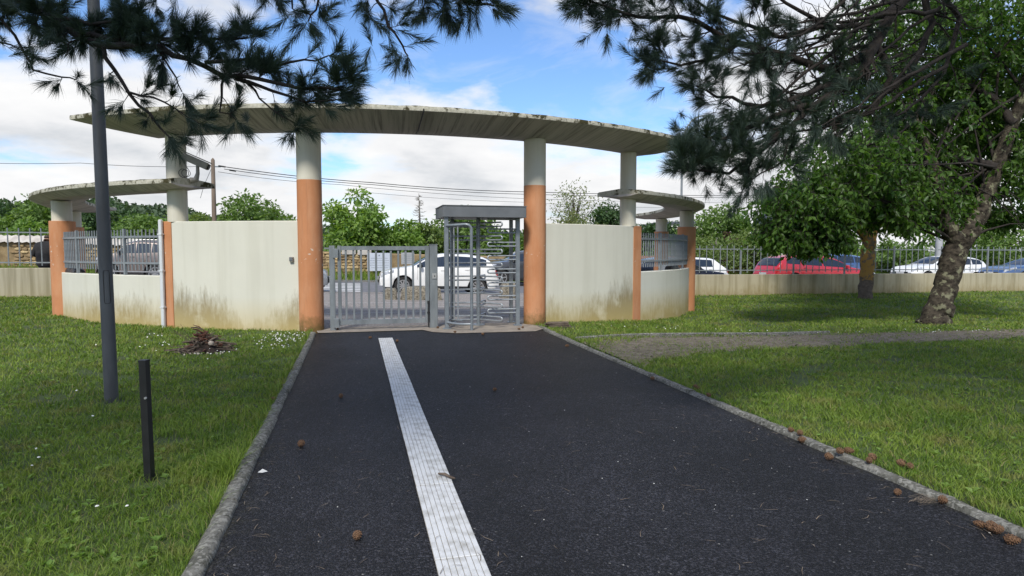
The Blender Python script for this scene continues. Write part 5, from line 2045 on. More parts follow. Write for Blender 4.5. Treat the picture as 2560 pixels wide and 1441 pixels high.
wp = D(536, 560, 36)
g = float(street(np.array(wp.x)))
wt = D(532, 398, 36)
up_ = thing('utility_pole', 'weathered wooden pole with cables behind the left gate wall', 'pole', (wp.x, wp.y, g))
build('pole', MB().tube([(wp.x, wp.y, g - .2), (wp.x, wp.y, (g + wt.z) / 2), (wt.x, wt.y, wt.z - .05), (wt.x, wt.y, wt.z + .06)], [.14, .125, .10, .02], 10), 'wood_pole', parent=up_, sm=50)
build('bracket', MB().box((wt.x + .15, wt.y, wt.z - .42), (.5, .08, .06)), 'turnstile_steel', parent=up_)
for dx, dz in ((0.45, -.40), (1.0, -.62)):
    build('insulator', MB().tube([(wt.x + dx - .15, wt.y, wt.z + dz + .03), (wt.x + dx + .2, wt.y, wt.z + dz - .02)], .045, 7), 'trim_black', parent=up_)
build('stay_cable', MB().tube([(wt.x - .05, wt.y, wt.z - .45), (wt.x - .5, wt.y, wt.z - 1.5), (wt.x - .7, wt.y, wt.z - 2.2)], .012, 4), 'trim_black', parent=up_)


def wire(label, pts, r_=0.014):
    pts = [D(*p) for p in pts]
    out = []
    for a, b in zip(pts[:-1], pts[1:]):
        for k in range(6):
            t = k / 6
            q = a.lerp(b, t)
            q.z -= 0.10 * 4 * t * (1 - t)
            out.append(q)
    out.append(pts[-1])
    o = build('overhead_cable', MB().tube(out, r_, 4), 'trim_black', origin=out[0])
    tag(o, label, 'cable', 'overhead cables')


wire('upper black cable running right from the wooden pole', [(545, 415, 36), (930, 457, 40), (1310, 480, 46), (2000, 490, 60), (2700, 480, 80)], 0.022)
wire('second black cable just below the upper one right of the pole', [(560, 423, 36), (930, 462, 40), (1310, 486, 46), (2000, 494, 60)], 0.018)
wire('thin lower cable crossing the gap above the gate', [(545, 430, 36), (850, 462, 40), (1310, 497, 46), (2000, 508, 60)], 0.012)
wire('lowest thin cable reaching the turnstile hood height', [(900, 480, 42), (1310, 506, 46), (1700, 520, 52)], 0.010)
wire('single thin cable to the left of the wooden pole', [(528, 416, 36), (200, 408, 34), (-200, 400, 32)], 0.012)

# ------------------------------------------------------------------ person leaning behind the left fence
py0 = 22.6
px0 = spot(114, py0)
pz = float(street(np.array(px0)))
pe = thing('person', 'person in a black hooded jacket with back turned beside the far left column', 'person', (px0, py0, pz))


def skin_mesh(name, verts, edges, mats, parent, sub=2):
    me = bpy.data.meshes.new(name)
    me.from_pydata([v[0] for v in verts], edges, [])
    o = bpy.data.objects.new(name, me)
    COL.objects.link(o)
    o.parent = parent
    m = o.modifiers.new('skin', 'SKIN')
    m.use_smooth_shade = True
    for i, v in enumerate(verts):
        r_ = v[1] if isinstance(v[1], tuple) else (v[1], v[1])
        me.skin_vertices[0].data[i].radius = r_
    me.skin_vertices[0].data[0].use_root = True
    s_ = o.modifiers.new('sub', 'SUBSURF')
    s_.levels = sub
    s_.render_levels = sub
    me.materials.append(MATS[mats])
    return o


# half-seated against the wall, leaning forward over folded arms (facing the street, +y)
bv = [((0, 0, 0.80), (.17, .13)), ((0, 0.01, 0.98), (.16, .12)), ((0, 0.04, 1.18), (.19, .13)), ((0, 0.08, 1.34), (.17, .11)), ((0, 0.12, 1.43), (.06, .06)), ((0.02, 0.15, 1.53), (.085, .10)), ((0.03, 0.16, 1.60), (.075, .09)),
      ((-.10, 0.06, 0.72), .095), ((-.12, 0.22, 0.42), .065), ((-.12, 0.16, 0.08), .045), ((-.12, 0.30, 0.04), .04),
      ((.10, 0.06, 0.72), .095), ((.12, 0.22, 0.42), .065), ((.12, 0.16, 0.08), .045), ((.12, 0.30, 0.04), .04)]
be = [(0, 1), (1, 2), (2, 3), (3, 4), (4, 5), (5, 6), (0, 7), (7, 8), (8, 9), (9, 10), (0, 11), (11, 12), (12, 13), (13, 14)]
na = len(bv)
bv += [((-.20, 0.09, 1.34), .075), ((-.35, 0.10, 1.06), .062), ((-.14, 0.32, 1.02), .042), ((-.06, .38, 1.03), .035),
       ((.20, 0.09, 1.34), .075), ((.35, 0.10, 1.06), .062), ((.14, 0.32, 1.02), .042), ((.06, .38, 1.03), .035)]
be += [(3, na), (na, na + 1), (na + 1, na + 2), (na + 2, na + 3), (3, na + 4), (na + 4, na + 5), (na + 5, na + 6), (na + 6, na + 7)]
skin_mesh('body', bv, be, 'skin', pe)
jv = [((0, 0, 0.62), (.23, .18)), ((0, 0.0, 0.80), (.26, .20)), ((0, 0.02, 1.10), (.28, .20)), ((0, 0.06, 1.34), (.22, .16)), ((0, 0.09, 1.46), (.13, .11)),
      ((-.22, 0.085, 1.35), .10), ((-.37, 0.09, 1.06), .088), ((-.16, 0.30, 1.02), .06),
      ((.22, 0.085, 1.35), .10), ((.37, 0.09, 1.06), .088), ((.16, 0.30, 1.02), .06)]
je = [(0, 1), (1, 2), (2, 3), (3, 4), (3, 5), (5, 6), (6, 7), (3, 8), (8, 9), (9, 10)]
skin_mesh('jacket', jv, je, 'cloth_black', pe)
tv = [((0, 0, 0.84), (.175, .14)), ((-.10, 0.06, 0.72), .11), ((-.12, 0.22, 0.42), .082), ((-.12, 0.16, 0.10), .065), ((.10, 0.06, 0.72), .11), ((.12, 0.22, 0.42), .082), ((.12, 0.16, 0.10), .065)]
skin_mesh('trousers', tv, [(0, 1), (1, 2), (2, 3), (0, 4), (4, 5), (5, 6)], 'jeans', pe)
hv = [((0.02, 0.10, 1.535), (.085, .075)), ((0.025, 0.125, 1.60), (.094, .095)), ((0.03, 0.15, 1.665), (.07, .075))]
skin_mesh('hair', hv, [(0, 1), (1, 2)], 'hair', pe)
rows = []
for i in range(7):
    a = rad(200) + rad(140) * i / 6
    rows.append([Vector((cos(a) * (.11 + .03 * sin(b)), 0.06 + sin(a) * .10 + 0.02, 1.40 + .05 * cos(b))) for b in np.linspace(0, 2 * pi, 9)[:-1]])
build('hood', MB().grid(rows, close=True), 'cloth_black', parent=pe, local=True, sm=60)
for nm, xx in (('shoe', -.12), ('shoe', .12)):
    build(nm, MB().cbox((xx, .24, .045), (.10, .27, .09), .035), 'trim_black', parent=pe, local=True)

# ------------------------------------------------------------------ foreground pines
def jitter(v, a, rr):
    return v + Vector((rr.gauss(0, a), rr.gauss(0, a), rr.gauss(0, a)))


class Pine:
    def __init__(s, seed, sl=1.0, ts=1.0):
        s.sl, s.ts = sl, ts
        s.rr = random.Random(seed)
        s.wood = MB()
        s.sh = []       # shoots: (p0, p1)

    def limb(s, pts, n=6):
        P_ = [p[0] for p in pts]
        s.wood.tube(P_, [p[1] for p in pts], n)

    def shoot(s, p, d, l_):
        s.sh.append((Vector(p), Vector(p) + Vector(d).normalized() * l_ * s.sl))

    def twig(s, p, d, l_, r_, depth, leafy, depth_top=False):
        rr = s.rr
        d = Vector(d).normalized()
        l_ *= s.ts if depth_top else 1.0
        pts = [Vector(p)]
        n_ = 4
        cur = d.copy()
        for k in range(n_):
            cur = (cur + Vector((rr.gauss(0, .22), rr.gauss(0, .22), rr.gauss(0.02, .20)))).normalized()
            pts.append(pts[-1] + cur * l_ / n_)
        s.wood.tube(pts, [r_ * (1 - 0.6 * k / n_) for k in range(n_ + 1)], 4, cap=False)
        if rr.random() < leafy:
            e = (cur + Vector((0, 0, .6))).normalized()
            s.shoot(pts[-1] - cur * 0.05, e, rr.uniform(.12, .2))
            if rr.random() < 0.7:
                s.shoot(pts[-2], (pts[-1] - pts[-2]), l_ / n_ + .02)
        if depth > 0:
            for k in range(1, n_ + 1):
                if rr.random() < 0.8:
                    side = cur.cross(Vector((rr.gauss(0, 1), rr.gauss(0, 1), rr.gauss(0, 1)))).normalized()
                    dd = (pts[k] - pts[k - 1]).normalized() * 0.75 + side * 0.75
                    s.twig(pts[k], dd, l_ * rr.uniform(.4, .65), r_ * .55, depth - 1, leafy)

    def branch(s, pxs, r0, r1, every=0.16, tl=(.25, .5), depth=1, leafy=(.3, 1.0), bias=(0, 0, 0), start=0.05):
        """pxs: (px, py, depth) points of a limb; side twigs along it"""
        rr = s.rr
        P_ = [D(*p) for p in pxs]
        fine = []
        for a, b in zip(P_[:-1], P_[1:]):
            k_ = max(2, int((b - a).length / 0.1))
            for k in range(k_):
                fine.append(jitter(a.lerp(b, k / k_), 0.008, rr))
        fine.append(P_[-1])
        N_ = len(fine)
        s.wood.tube(fine, [r0 + (r1 - r0) * k / (N_ - 1) for k in range(N_)], 7)
        acc = 0
        for k in range(1, N_):
            acc += (fine[k] - fine[k - 1]).length
            t = k / (N_ - 1)
            if acc > every and t > start:
                acc = 0
                dr = (fine[k] - fine[k - 1]).normalized()
                for _ in range(2 if rr.random() < .6 else 1):
                    side = dr.cross(Vector((rr.gauss(0, 1), rr.gauss(0, 1), rr.gauss(0, 1)))).normalized()
                    dd = dr * 0.7 + side * 0.8 + Vector(bias)
                    s.twig(fine[k], dd, rr.uniform(*tl) * (1 - .3 * t), max(.003, .35 * (r0 + (r1 - r0) * t)), depth, leafy[0] + (leafy[1] - leafy[0]) * t, True)
        dr = (fine[-1] - fine[-2]).normalized()
        for _ in range(3):
            s.shoot(fine[-1], dr + Vector((rr.gauss(0, .4), rr.gauss(0, .4), rr.gauss(0.1, .4))), rr.uniform(.12, .2))

    def tuft(s, px, py, depth, k=3, spread=.09, d=(0, 0, -.2)):
        rr = s.rr
        c = D(px, py, depth)
        for _ in range(k):
            s.shoot(jitter(c, spread, rr), Vector(d) + Vector((rr.gauss(0, .6), rr.gauss(0, .6), rr.gauss(0, .6))), rr.uniform(.12, .2))

    def crown(s, t, c, rad3, n_c, n_l):
        """The dense upper crown, unseen above the picture, added to shade the near ground: clumps of needle sprays round short boughs."""
        rr = s.rr
        c = Vector(c)
        cs = []
        for k in range(n_c):
            v = Vector((rr.gauss(0, 1), rr.gauss(0, 1), rr.gauss(0, 1))).normalized() * rr.random() ** .4
            q = Vector((c.x + v.x * rad3[0], c.y + v.y * rad3[1], c.z + v.z * rad3[2]))
            s.wood.tube([Vector((c.x, c.y, c.z - rad3[2] * .5)).lerp(q, .1), c.lerp(q, .55), q], [.05, .03, .01], 5)
            cs.append(tuple(q))
        cs = np.array(cs)
        k = rng.integers(0, n_c, n_l)
        P_ = cs[k] + rng.normal(size=(n_l, 3)) * np.array([.42, .42, .26])
        A_ = rng.normal(size=(n_l, 3))
        A_[:, 2] = np.abs(A_[:, 2])
        L_ = rng.uniform(.10, .17, n_l)
        o = build_leaves('upper_crown', P_, A_, rng.normal(size=(n_l, 3)), L_, L_ * .22, 'needle', t)

    def finish(s, t, per=95, nl=0.105):
        build('limbs', s.wood, 'pine_bark', parent=t, sm=60)
        n_ = len(s.sh)
        S0 = np.array([tuple(a) for a, b in s.sh])
        S1 = np.array([tuple(b) for a, b in s.sh])
        k = np.repeat(np.arange(n_), per)
        m = len(k)
        u = rng.random((m, 1)) ** 0.8
        ax = S1 - S0
        ax /= np.linalg.norm(ax, axis=1, keepdims=True)
        P_ = S0[k] + (S1 - S0)[k] * u
        rd = rng.normal(size=(m, 3))
        rd -= ax[k] * np.sum(rd * ax[k], 1, keepdims=True)
        rd /= np.linalg.norm(rd, axis=1, keepdims=True)
        ang = rng.uniform(0.25, 0.85, (m, 1)) * (1.15 - 0.5 * u)
        dirv = ax[k] * np.cos(ang) + rd * np.sin(ang)
        L_ = nl * rng.uniform(.6, 1.3, (m, 1))
        sd2 = np.cross(dirv, rng.normal(size=(m, 3)))
        sd2 /= np.linalg.norm(sd2, axis=1, keepdims=True)
        w_ = 0.0010
        tip = P_ + dirv * L_ + np.array([0, 0, -1]) * L_ * 0.10
        midp = P_ + dirv * L_ * .5
        V = np.stack([P_ - sd2 * w_ * .8, P_ + sd2 * w_ * .8, midp + sd2 * w_, tip, midp - sd2 * w_], 1).reshape(-1, 3)
        i = 5 * np.arange(m)[:, None]
        T = np.concatenate([i + np.array([[0, 1, 2]]), i + np.array([[0, 2, 4]]), i + np.array([[4, 2, 3]])], 0)
        o = build_np('needles', V, T, 'needle', parent=t)
        o['kind'] = 'stuff'
        return n_


# left pine
tl_ = thing('pine_tree', 'pine whose dark needle branches hang in from the upper left', 'tree', (-4.6, 2.2, 0))
P1 = Pine(21, 0.75, 0.9)
trunk_top = Vector((-4.3, 2.4, 6.5))
P1.wood.tube([(-4.6, 2.2, -.2), (-4.6, 2.2, .1), (-4.5, 2.3, 2.5), (-4.35, 2.35, 4.5), trunk_top], [.26, .22, .19, .15, .09], 12)
j0 = D(-330, -110, 4.4)
P1.wood.tube([(-4.45, 2.33, 3.1), (-4.0, 2.8, 3.15), j0], [.07, .055, .045], 8)
P1.branch([(-330, -110, 4.4), (-60, -50, 4.3), (70, 8, 4.2), (170, 75, 4.1), (250, 112, 4.0), (400, 118, 3.9), (460, 150, 3.85), (560, 190, 3.8), (650, 205, 3.75), (760, 225, 3.7), (850, 225, 3.65)], .042, .008, .10, (.10, .19), 1, (.7, 1.0), (0, 0, .12))
P1.branch([(70, 8, 4.2), (110, 40, 4.1), (230, 60, 4.05), (330, 50, 4.0)], .02, .006, .08, (.10, .18), 1, (.8, 1.0))
P1.branch([(200, 85, 4.1), (300, 105, 4.0), (420, 95, 3.9), (540, 100, 3.85), (620, 95, 3.8)], .018, .006, .09, (.08, .15), 1, (.8, 1.0), (0, 0, .2))
P1.branch([(-120, -20, 4.3), (10, 55, 4.3), (60, 125, 4.25), (85, 180, 4.2), (150, 195, 4.2), (190, 200, 4.2)], .013, .004, .16, (.10, .18), 0, (.4, .9))
P1.branch([(-60, 0, 4.3), (0, 105, 4.35), (60, 130, 4.3)], .011, .004, .14, (.10, .18), 0, (.6, .9))
P1.branch([(-30, -40, 4.3), (20, 20, 4.4), (70, 50, 4.4), (110, 75, 4.4)], .012, .004, .10, (.12, .2), 1, (.7, .9))
P1.branch([(260, 115, 4.0), (285, 175, 3.95), (320, 235, 3.9), (375, 285, 3.9), (400, 318, 3.85), (425, 345, 3.8)], .014, .005, .13, (.10, .17), 0, (.5, 1.0))
P1.branch([(320, 235, 3.9), (380, 250, 3.85), (440, 275, 3.8), (500, 310, 3.8)], .008, .003, .10, (.10, .16), 0, (.8, 1.0))
P1.branch([(400, 118, 3.9), (440, 190, 3.85), (455, 230, 3.85)], .007, .003, .15, (.06, .12), 0, (.1, .6))
P1.branch([(560, 190, 3.8), (555, 235, 3.8), (560, 280, 3.8), (590, 300, 3.8)], .009, .003, .12, (.08, .15), 0, (.4, 1.0))
P1.branch([(610, 200, 3.8), (650, 250, 3.8), (740, 310, 3.75)], .008, .003, .13, (.08, .14), 0, (.4, 1.0))
P1.branch([(510, 160, 3.8), (600, 150, 3.75), (690, 160, 3.75), (760, 150, 3.7), (820, 140, 3.7)], .012, .004, .09, (.07, .13), 0, (.6, 1.0), (0, 0, .25))
P1.branch([(590, 195, 3.8), (680, 230, 3.75), (760, 260, 3.7), (840, 250, 3.65)], .012, .004, .08, (.07, .13), 0, (.8, 1.0), (0, 0, .05))
for px, py in ((620, 95), (640, 110), (600, 105), (680, 150), (820, 130), (845, 190), (870, 225), (800, 210), (750, 190), (700, 200), (650, 175), (720, 245), (800, 250), (150, 60), (130, 20), (60, 40), (330, 90), (380, 85), (230, 130), (30, 140), (520, 100),
               (425, 350), (440, 365), (410, 340), (470, 320), (745, 310), (590, 300), (70, 190), (160, 205), (5, 110), (430, 260)):
    P1.tuft(px, py, 3.85, 1, .03, (.4, 0, .3))
# spray hanging in from above the picture's top centre, from a higher limb of the same tree
P1.wood.tube([(-4.4, 2.35, 4.6), (-3.2, 3.0, 4.35), (-2.0, 3.6, 3.95), D(640, -160, 4.1)], [.075, .06, .045, .035], 7)
P1.branch([(640, -160, 4.1), (850, -90, 4.0), (980, -55, 3.95), (1100, -10, 3.9), (1200, 15, 3.9), (1235, 15, 3.9)], .03, .006, .10, (.14, .26), 1, (.8, 1.0), (0, 0, -.1))
P1.branch([(760, -110, 4.0), (800, -30, 4.0), (790, 20, 4.0), (770, 55, 4.0)], .011, .004, .11, (.10, .18), 0, (.7, 1.0))
P1.branch([(640, -160, 4.1), (700, -60, 4.1), (730, 0, 4.1), (735, 25, 4.1)], .011, .004, .11, (.10, .18), 0, (.8, 1.0))
P1.branch([(900, -75, 4.0), (940, 0, 3.95), (975, 60, 3.9), (1000, 115, 3.9), (1020, 140, 3.9)], .012, .004, .10, (.10, .18), 0, (.8, 1.0), (0, 0, -.1))
P1.branch([(560, -180, 4.1), (640, -60, 4.2), (680, -20, 4.2)], .01, .004, .11, (.10, .18), 0, (.8, 1.0))
P1.branch([(330, -150, 4.1), (380, -60, 4.2), (440, -15, 4.2), (330, -10, 4.2)], .01, .004, .11, (.10, .18), 0, (.8, 1.0))
for px, py in ((735, 20), (780, 60), (800, 50), (930, 40), (960, 90), (1000, 130), (985, 20), (1060, 20), (1150, 40), (1200, 20), (1100, 20), (910, 10), (650, -10), (420, -10), (940, 105)):
    P1.tuft(px, py, 3.95, 2, .03)
P1.crown(tl_, (-3.2, 0.6, 8.2), (4.0, 3.6, 1.8), 90, 26000)
print('left pine shoots', P1.finish(tl_, 125, .084))

# right pine
tr_ = thing('pine_tree', 'pine whose dark bare limbs and needles fan in from the upper right', 'tree', (6.6, 3.6, 0))
P2 = Pine(33, 0.65, 0.72)
P2.wood.tube([(6.6, 3.6, -.2), (6.6, 3.6, .1), (6.5, 3.7, 2.5), (6.4, 3.8, 4.5), (6.3, 3.8, 7.0)], [.28, .24, .20, .16, .10], 12)
P2.wood.tube([(6.45, 3.75, 4.2), D(2520, -260, 5.4), D(2300, -60, 5.0)], [.10, .07, .052], 9)
P2.branch([(2300, -60, 5.0), (2240, 20, 4.95), (2190, 110, 4.9), (2140, 200, 4.8), (2040, 265, 4.7), (1950, 335, 4.6), (1880, 395, 4.5), (1820, 435, 4.45), (1740, 425, 4.4)], .052, .007, .11, (.25, .50), 1, (.15, 1.0))
P2.branch([(2240, 20, 4.95), (2160, 60, 4.9), (2080, 68, 4.8), (2000, 30, 4.7), (1930, -20, 4.7)], .03, .010, .12, (.25, .45), 1, (.3, .9))
P2.branch([(2190, 110, 4.9), (2090, 180, 4.8), (1960, 140, 4.7), (1850, 105, 4.6), (1740, 55, 4.5), (1670, 42, 4.45), (1560, 40, 4.4), (1480, 5, 4.4)], .036, .007, .10, (.22, .42), 1, (.25, 1.0))
P2.branch([(2140, 200, 4.8), (2050, 225, 4.75), (1900, 270, 4.65), (1790, 240, 4.55), (1740, 215, 4.5)], .03, .006, .10, (.22, .42), 1, (.3, 1.0))
P2.branch([(2040, 265, 4.7), (1930, 290, 4.6), (1840, 330, 4.5), (1790, 355, 4.45), (1765, 350, 4.4)], .024, .006, .09, (.2, .36), 1, (.5, 1.0))
P2.branch([(1850, 105, 4.6), (1780, 150, 4.55), (1700, 165, 4.5), (1640, 150, 4.45)], .016, .005, .09, (.2, .32), 1, (.6, 1.0))
P2.branch([(2080, 68, 4.8), (1950, 90, 4.7), (1800, 40, 4.6), (1700, -20, 4.5)], .02, .007, .11, (.22, .4), 1, (.3, 1.0))
P2.branch([(1880, 395, 4.5), (1870, 440, 4.5), (1855, 480, 4.5)], .008, .003, .12, (.12, .2), 0, (.5, 1.0))
P2.branch([(1950, 335, 4.6), (1850, 380, 4.5), (1770, 410, 4.45), (1715, 412, 4.4)], .014, .004, .08, (.16, .28), 1, (.7, 1.0))
P2.branch([(2190, 110, 4.9), (2230, 200, 4.9), (2180, 280, 4.9), (2060, 320, 4.8), (1960, 330, 4.7)], .028, .006, .10, (.25, .5), 1, (.08, .35))
P2.branch([(2300, -60, 5.0), (2330, 60, 5.0), (2270, 190, 5.0), (2180, 260, 5.0), (2080, 300, 4.9)], .03, .008, .10, (.25, .5), 1, (.08, .35))
P2.branch([(2300, -60, 5.0), (2400, 40, 5.1), (2360, 180, 5.1), (2300, 250, 5.1), (2240, 290, 5.0)], .026, .008, .12, (.25, .5), 1, (.1, .4))
P2.branch([(1990, 300, 4.7), (1960, 400, 4.6), (1880, 450, 4.5)], .012, .004, .10, (.18, .3), 1, (.3, .9))
P2.branch([(1640, -60, 4.4), (1560, -20, 4.4), (1500, 0, 4.4), (1455, -5, 4.4)], .014, .005, .08, (.14, .24), 1, (.7, 1.0))
r9 = random.Random(77)
for k in range(16):
    x0, y0 = r9.uniform(2080, 2420), r9.uniform(-60, 170)
    x2, y2 = x0 - r9.uniform(180, 420), y0 + r9.uniform(60, 230)
    x1, y1 = (x0 + x2) / 2 + r9.uniform(-40, 60), (y0 + y2) / 2 + r9.uniform(-20, 60)
    dd_ = r9.uniform(4.6, 5.2)
    P2.branch([(x0, y0, dd_), (x1, y1, dd_ - .1), (x2, min(y2, 345), dd_ - .2)], r9.uniform(.010, .018), .004, .12, (.2, .45), 1, (.0, .12))
for px, py in ((1470, 0), (1500, 30), (1540, 60), (1590, 60), (1630, 110), (1650, 150), (1690, 160), (1680, 200), (1720, 240), (1760, 260), (1760, 300), (1755, 335), (1775, 350), (1810, 340), (1690, 412), (1715, 395), (1740, 425), (1780, 420), (1830, 400), (1800, 460), (1850, 485),
               (1870, 475), (1610, 20), (1700, 60), (1760, 90), (1640, 40), (1820, 290), (1870, 320), (1900, 210), (1930, 180), (1740, 140), (1800, 170), (1900, 380), (1850, 250)):
    P2.tuft(px, py, 4.5, 2, .06, (0, 0, .3))
P2.crown(tr_, (4.6, 0.9, 8.6), (4.2, 3.6, 1.9), 90, 26000)
print('right pine shoots', P2.finish(tr_, 100, .090))

# ------------------------------------------------------------------ cherry trees on the right lawn
def cherry(label, seed, trunk_pts, limb_sets, ells, n_twig, leaf_l, per, bark, ymax_z, leaf_m='leaf_cherry', origin=None):
    rr = random.Random(seed)
    rg = np.random.default_rng(seed)
    t = thing('cherry_tree', label, 'tree', origin, 0, 'cherry trees on the right lawn')
    mb = MB()
    dk = MB()
    for n_set, pts in enumerate([trunk_pts] + limb_sets):
        # fine, slightly knotty
        fine, rs = [], []
        for (a, ra), (b, rb) in zip(pts[:-1], pts[1:]):
            for k in range(5):
                u = k / 5
                fine.append(jitter(a.lerp(b, u), ra * 0.06, rr))
                rs.append((ra + (rb - ra) * u) * rr.uniform(.93, 1.08))
        fine.append(pts[-1][0])
        rs.append(pts[-1][1])
        (mb if n_set < 3 else dk).tube(fine, rs, 14)
    # secondary limbs into the crown
    src = [p for s_ in limb_sets for p in s_]
    for k in range(46):
        a, ra = src[rr.randrange(len(src))]
        c, rad3 = ells[rr.randrange(len(ells))]
        v = Vector(rg.normal(size=3)).normalized()
        b = Vector((c.x + v.x * rad3[0] * .8, c.y + v.y * rad3[1] * .8, c.z + v.z * rad3[2] * .8))
        m1 = a.lerp(b, .5) + Vector((rr.gauss(0, .2), rr.gauss(0, .2), rr.uniform(0, .4)))
        dk.tube([a, a.lerp(m1, .5) + Vector((0, 0, .08)), m1, b], [min(ra * .4, .04), .026, .016, .006], 6)
    build('trunk', mb, bark, parent=t, sm=70)
    build('limbs', dk, 'pine_bark', parent=t, sm=70)
    # twigs with hanging leaves
    tw = MB()
    P_, A_ = [], []
    for k in range(n_twig):
        c, rad3 = ells[rr.randrange(len(ells))] if k % 3 else ells[0]
        v = rg.normal(size=3)
        v /= np.linalg.norm(v)
        q = rg.random() ** 0.42
        lump = 0.86 + 0.2 * sin(v[0] * 7 + 1.7) * sin(v[1] * 6 + v[2] * 5)
        p0 = Vector((c.x + v[0] * rad3[0] * q * lump, c.y + v[1] * rad3[1] * q * lump, c.z + v[2] * rad3[2] * q * lump))
        out = Vector((v[0], v[1], 0.1)).normalized()
        l_ = rr.uniform(.3, .65)
        p1 = p0 + out * l_ * .45 + Vector((rr.gauss(0, .08), rr.gauss(0, .08), -.05))
        p2 = p1 + out * l_ * .25 + Vector((rr.gauss(0, .08), rr.gauss(0, .08), -l_ * .55))
        if p2.z < ymax_z - (0.42 if rad3[0] < .65 else 0) + .38 * sin(p0.x * 2.6 + 1) * sin(p0.y * 2.1 + p0.x) + rr.uniform(-.12, .2):
            continue
        tw.tube([p0, p1, p2], [.007, .005, .002], 3, cap=False)
        for j in range(per):
            u = (j + .6) / per
            pp = p0.lerp(p1, u * 2) if u < .5 else p1.lerp(p2, u * 2 - 1)
            a = Vector((rr.gauss(0, .5), rr.gauss(0, .5), rr.uniform(-1.1, -.15)))
            P_.append(tuple(pp + a * .02))
            A_.append(tuple(a))
    build('twigs', tw, 'pine_bark', parent=t)
    P_, A_ = np.array(P_), np.array(A_)
    n_ = len(P_)
    N_ = rg.normal(size=(n_, 3))
    N_[:, 2] += .3
    L_ = leaf_l * rg.uniform(.65, 1.2, n_)
    build_leaves('crown', P_, A_, N_, L_, L_ * .48, leaf_m, t, .18)
    return n_


cz = -0.17
c0 = G(2336, 806, cz)
dep = (c0 - Vector((0, 0, EYE))).dot(Vector((sT * cP, cT * cP, -sP)))
print('cherry depth', dep, c0)
d_ = dep
tp_ = [(G(2330, 835, cz - .0) * 0 + c0 + Vector((-.02, 0, -.25)), .40), (c0 + Vector((0, 0, .02)), .33), (D(2352, 755, d_), .265), (D(2368, 700, d_), .245), (D(2386, 640, d_), .25), (D(2400, 600, d_), .265)]
l1 = [(D(2398, 612, d_), .21), (D(2368, 565, d_ - .1), .15), (D(2350, 520, d_ - .15), .115), (D(2352, 460, d_ - .1), .10), (D(2330, 400, d_), .085), (D(2290, 300, d_ + .3), .05)]
l2 = [(D(2402, 610, d_), .24), (D(2440, 555, d_ + .05), .20), (D(2465, 490, d_ + .1), .175), (D(2490, 420, d_ + .1), .16), (D(2525, 330, d_), .135), (D(2560, 230, d_ - .2), .10), (D(2600, 60, d_ - .3), .06)]
l3 = [(D(2490, 420, d_), .10), (D(2430, 400, d_ + .2), .08), (D(2360, 395, d_ + .3), .065), (D(2290, 405, d_ + .4), .045), (D(2200, 440, d_ + .4), .02)]
l4 = [(D(2535, 310, d_ - .1), .11), (D(2490, 250, d_ + .1), .075), (D(2430, 215, d_ + .3), .055), (D(2340, 215, d_ + .4), .035), (D(2240, 260, d_ + .5), .02)]
l5 = [(D(2330, 400, d_), .07), (D(2230, 340, d_ + .2), .05), (D(2120, 380, d_ + .2), .03)]
cc0 = D(2380, 230, d_ + 1.6)
EL = [(cc0, (4.1, 2.2, 3.2)), (D(2120, 430, d_ - .2), (1.9, 1.4, 1.35)), (D(2010, 520, d_ - .4), (1.0, 1.2, .85)), (D(2540, 430, d_ + .9), (1.9, 1.3, 1.7)), (D(2250, 490, d_ + .4), (2.0, 1.2, 1.0)), (D(2400, 30, d_ + .6), (2.9, 2.4, 1.9)), (D(1955, 595, d_ - .4), (.5, .6, .5)), (D(2070, 590, d_ - .4), (.3, .3, .3)), (D(2200, 560, d_ - .2), (.9, .7, .5)), (D(2545, 560, d_ + .3), (.7, .7, .6))]
print('cherry leaves', cherry('leaning cherry with lichen covered forked trunk on the right lawn', 4, tp_, [l1, l2, l3, l4, l5], EL, 6600, .15, 11, 'cherry_bark', 1.9, origin=c0))

c1 = G(2163, 747, -0.24)
dep2 = (c1 - Vector((0, 0, EYE))).dot(Vector((sT * cP, cT * cP, -sP)))
print('tree2 depth', dep2)
d2 = dep2
tp_ = [(c1 + Vector((0, 0, -.2)), .30), (c1, .245), (D(2166, 700, d2), .225), (D(2170, 640, d2), .23), (D(2172, 600, d2), .235)]
l1 = [(D(2172, 604, d2), .2), (D(2140, 560, d2), .12), (D(2090, 500, d2), .08), (D(2040, 460, d2), .04)]
l2 = [(D(2172, 604, d2), .2), (D(2200, 550, d2), .13), (D(2240, 480, d2), .08), (D(2290, 430, d2), .04)]
l3 = [(D(2172, 604, d2), .2), (D(2172, 540, d2), .13), (D(2165, 440, d2), .06)]
EL2 = [(D(2170, 470, d2), (3.3, 2.6, 1.5)), (D(2050, 530, d2), (1.7, 1.6, .95)), (D(2300, 540, d2), (1.8, 1.6, .9))]
print('cherry2 leaves', cherry('upright cherry with orange lichen trunk before the concrete wall', 9, tp_, [l1, l2, l3], EL2, 1300, .15, 10, 'lichen_bark', 1.85, origin=c1, leaf_m='leaf_bright'))

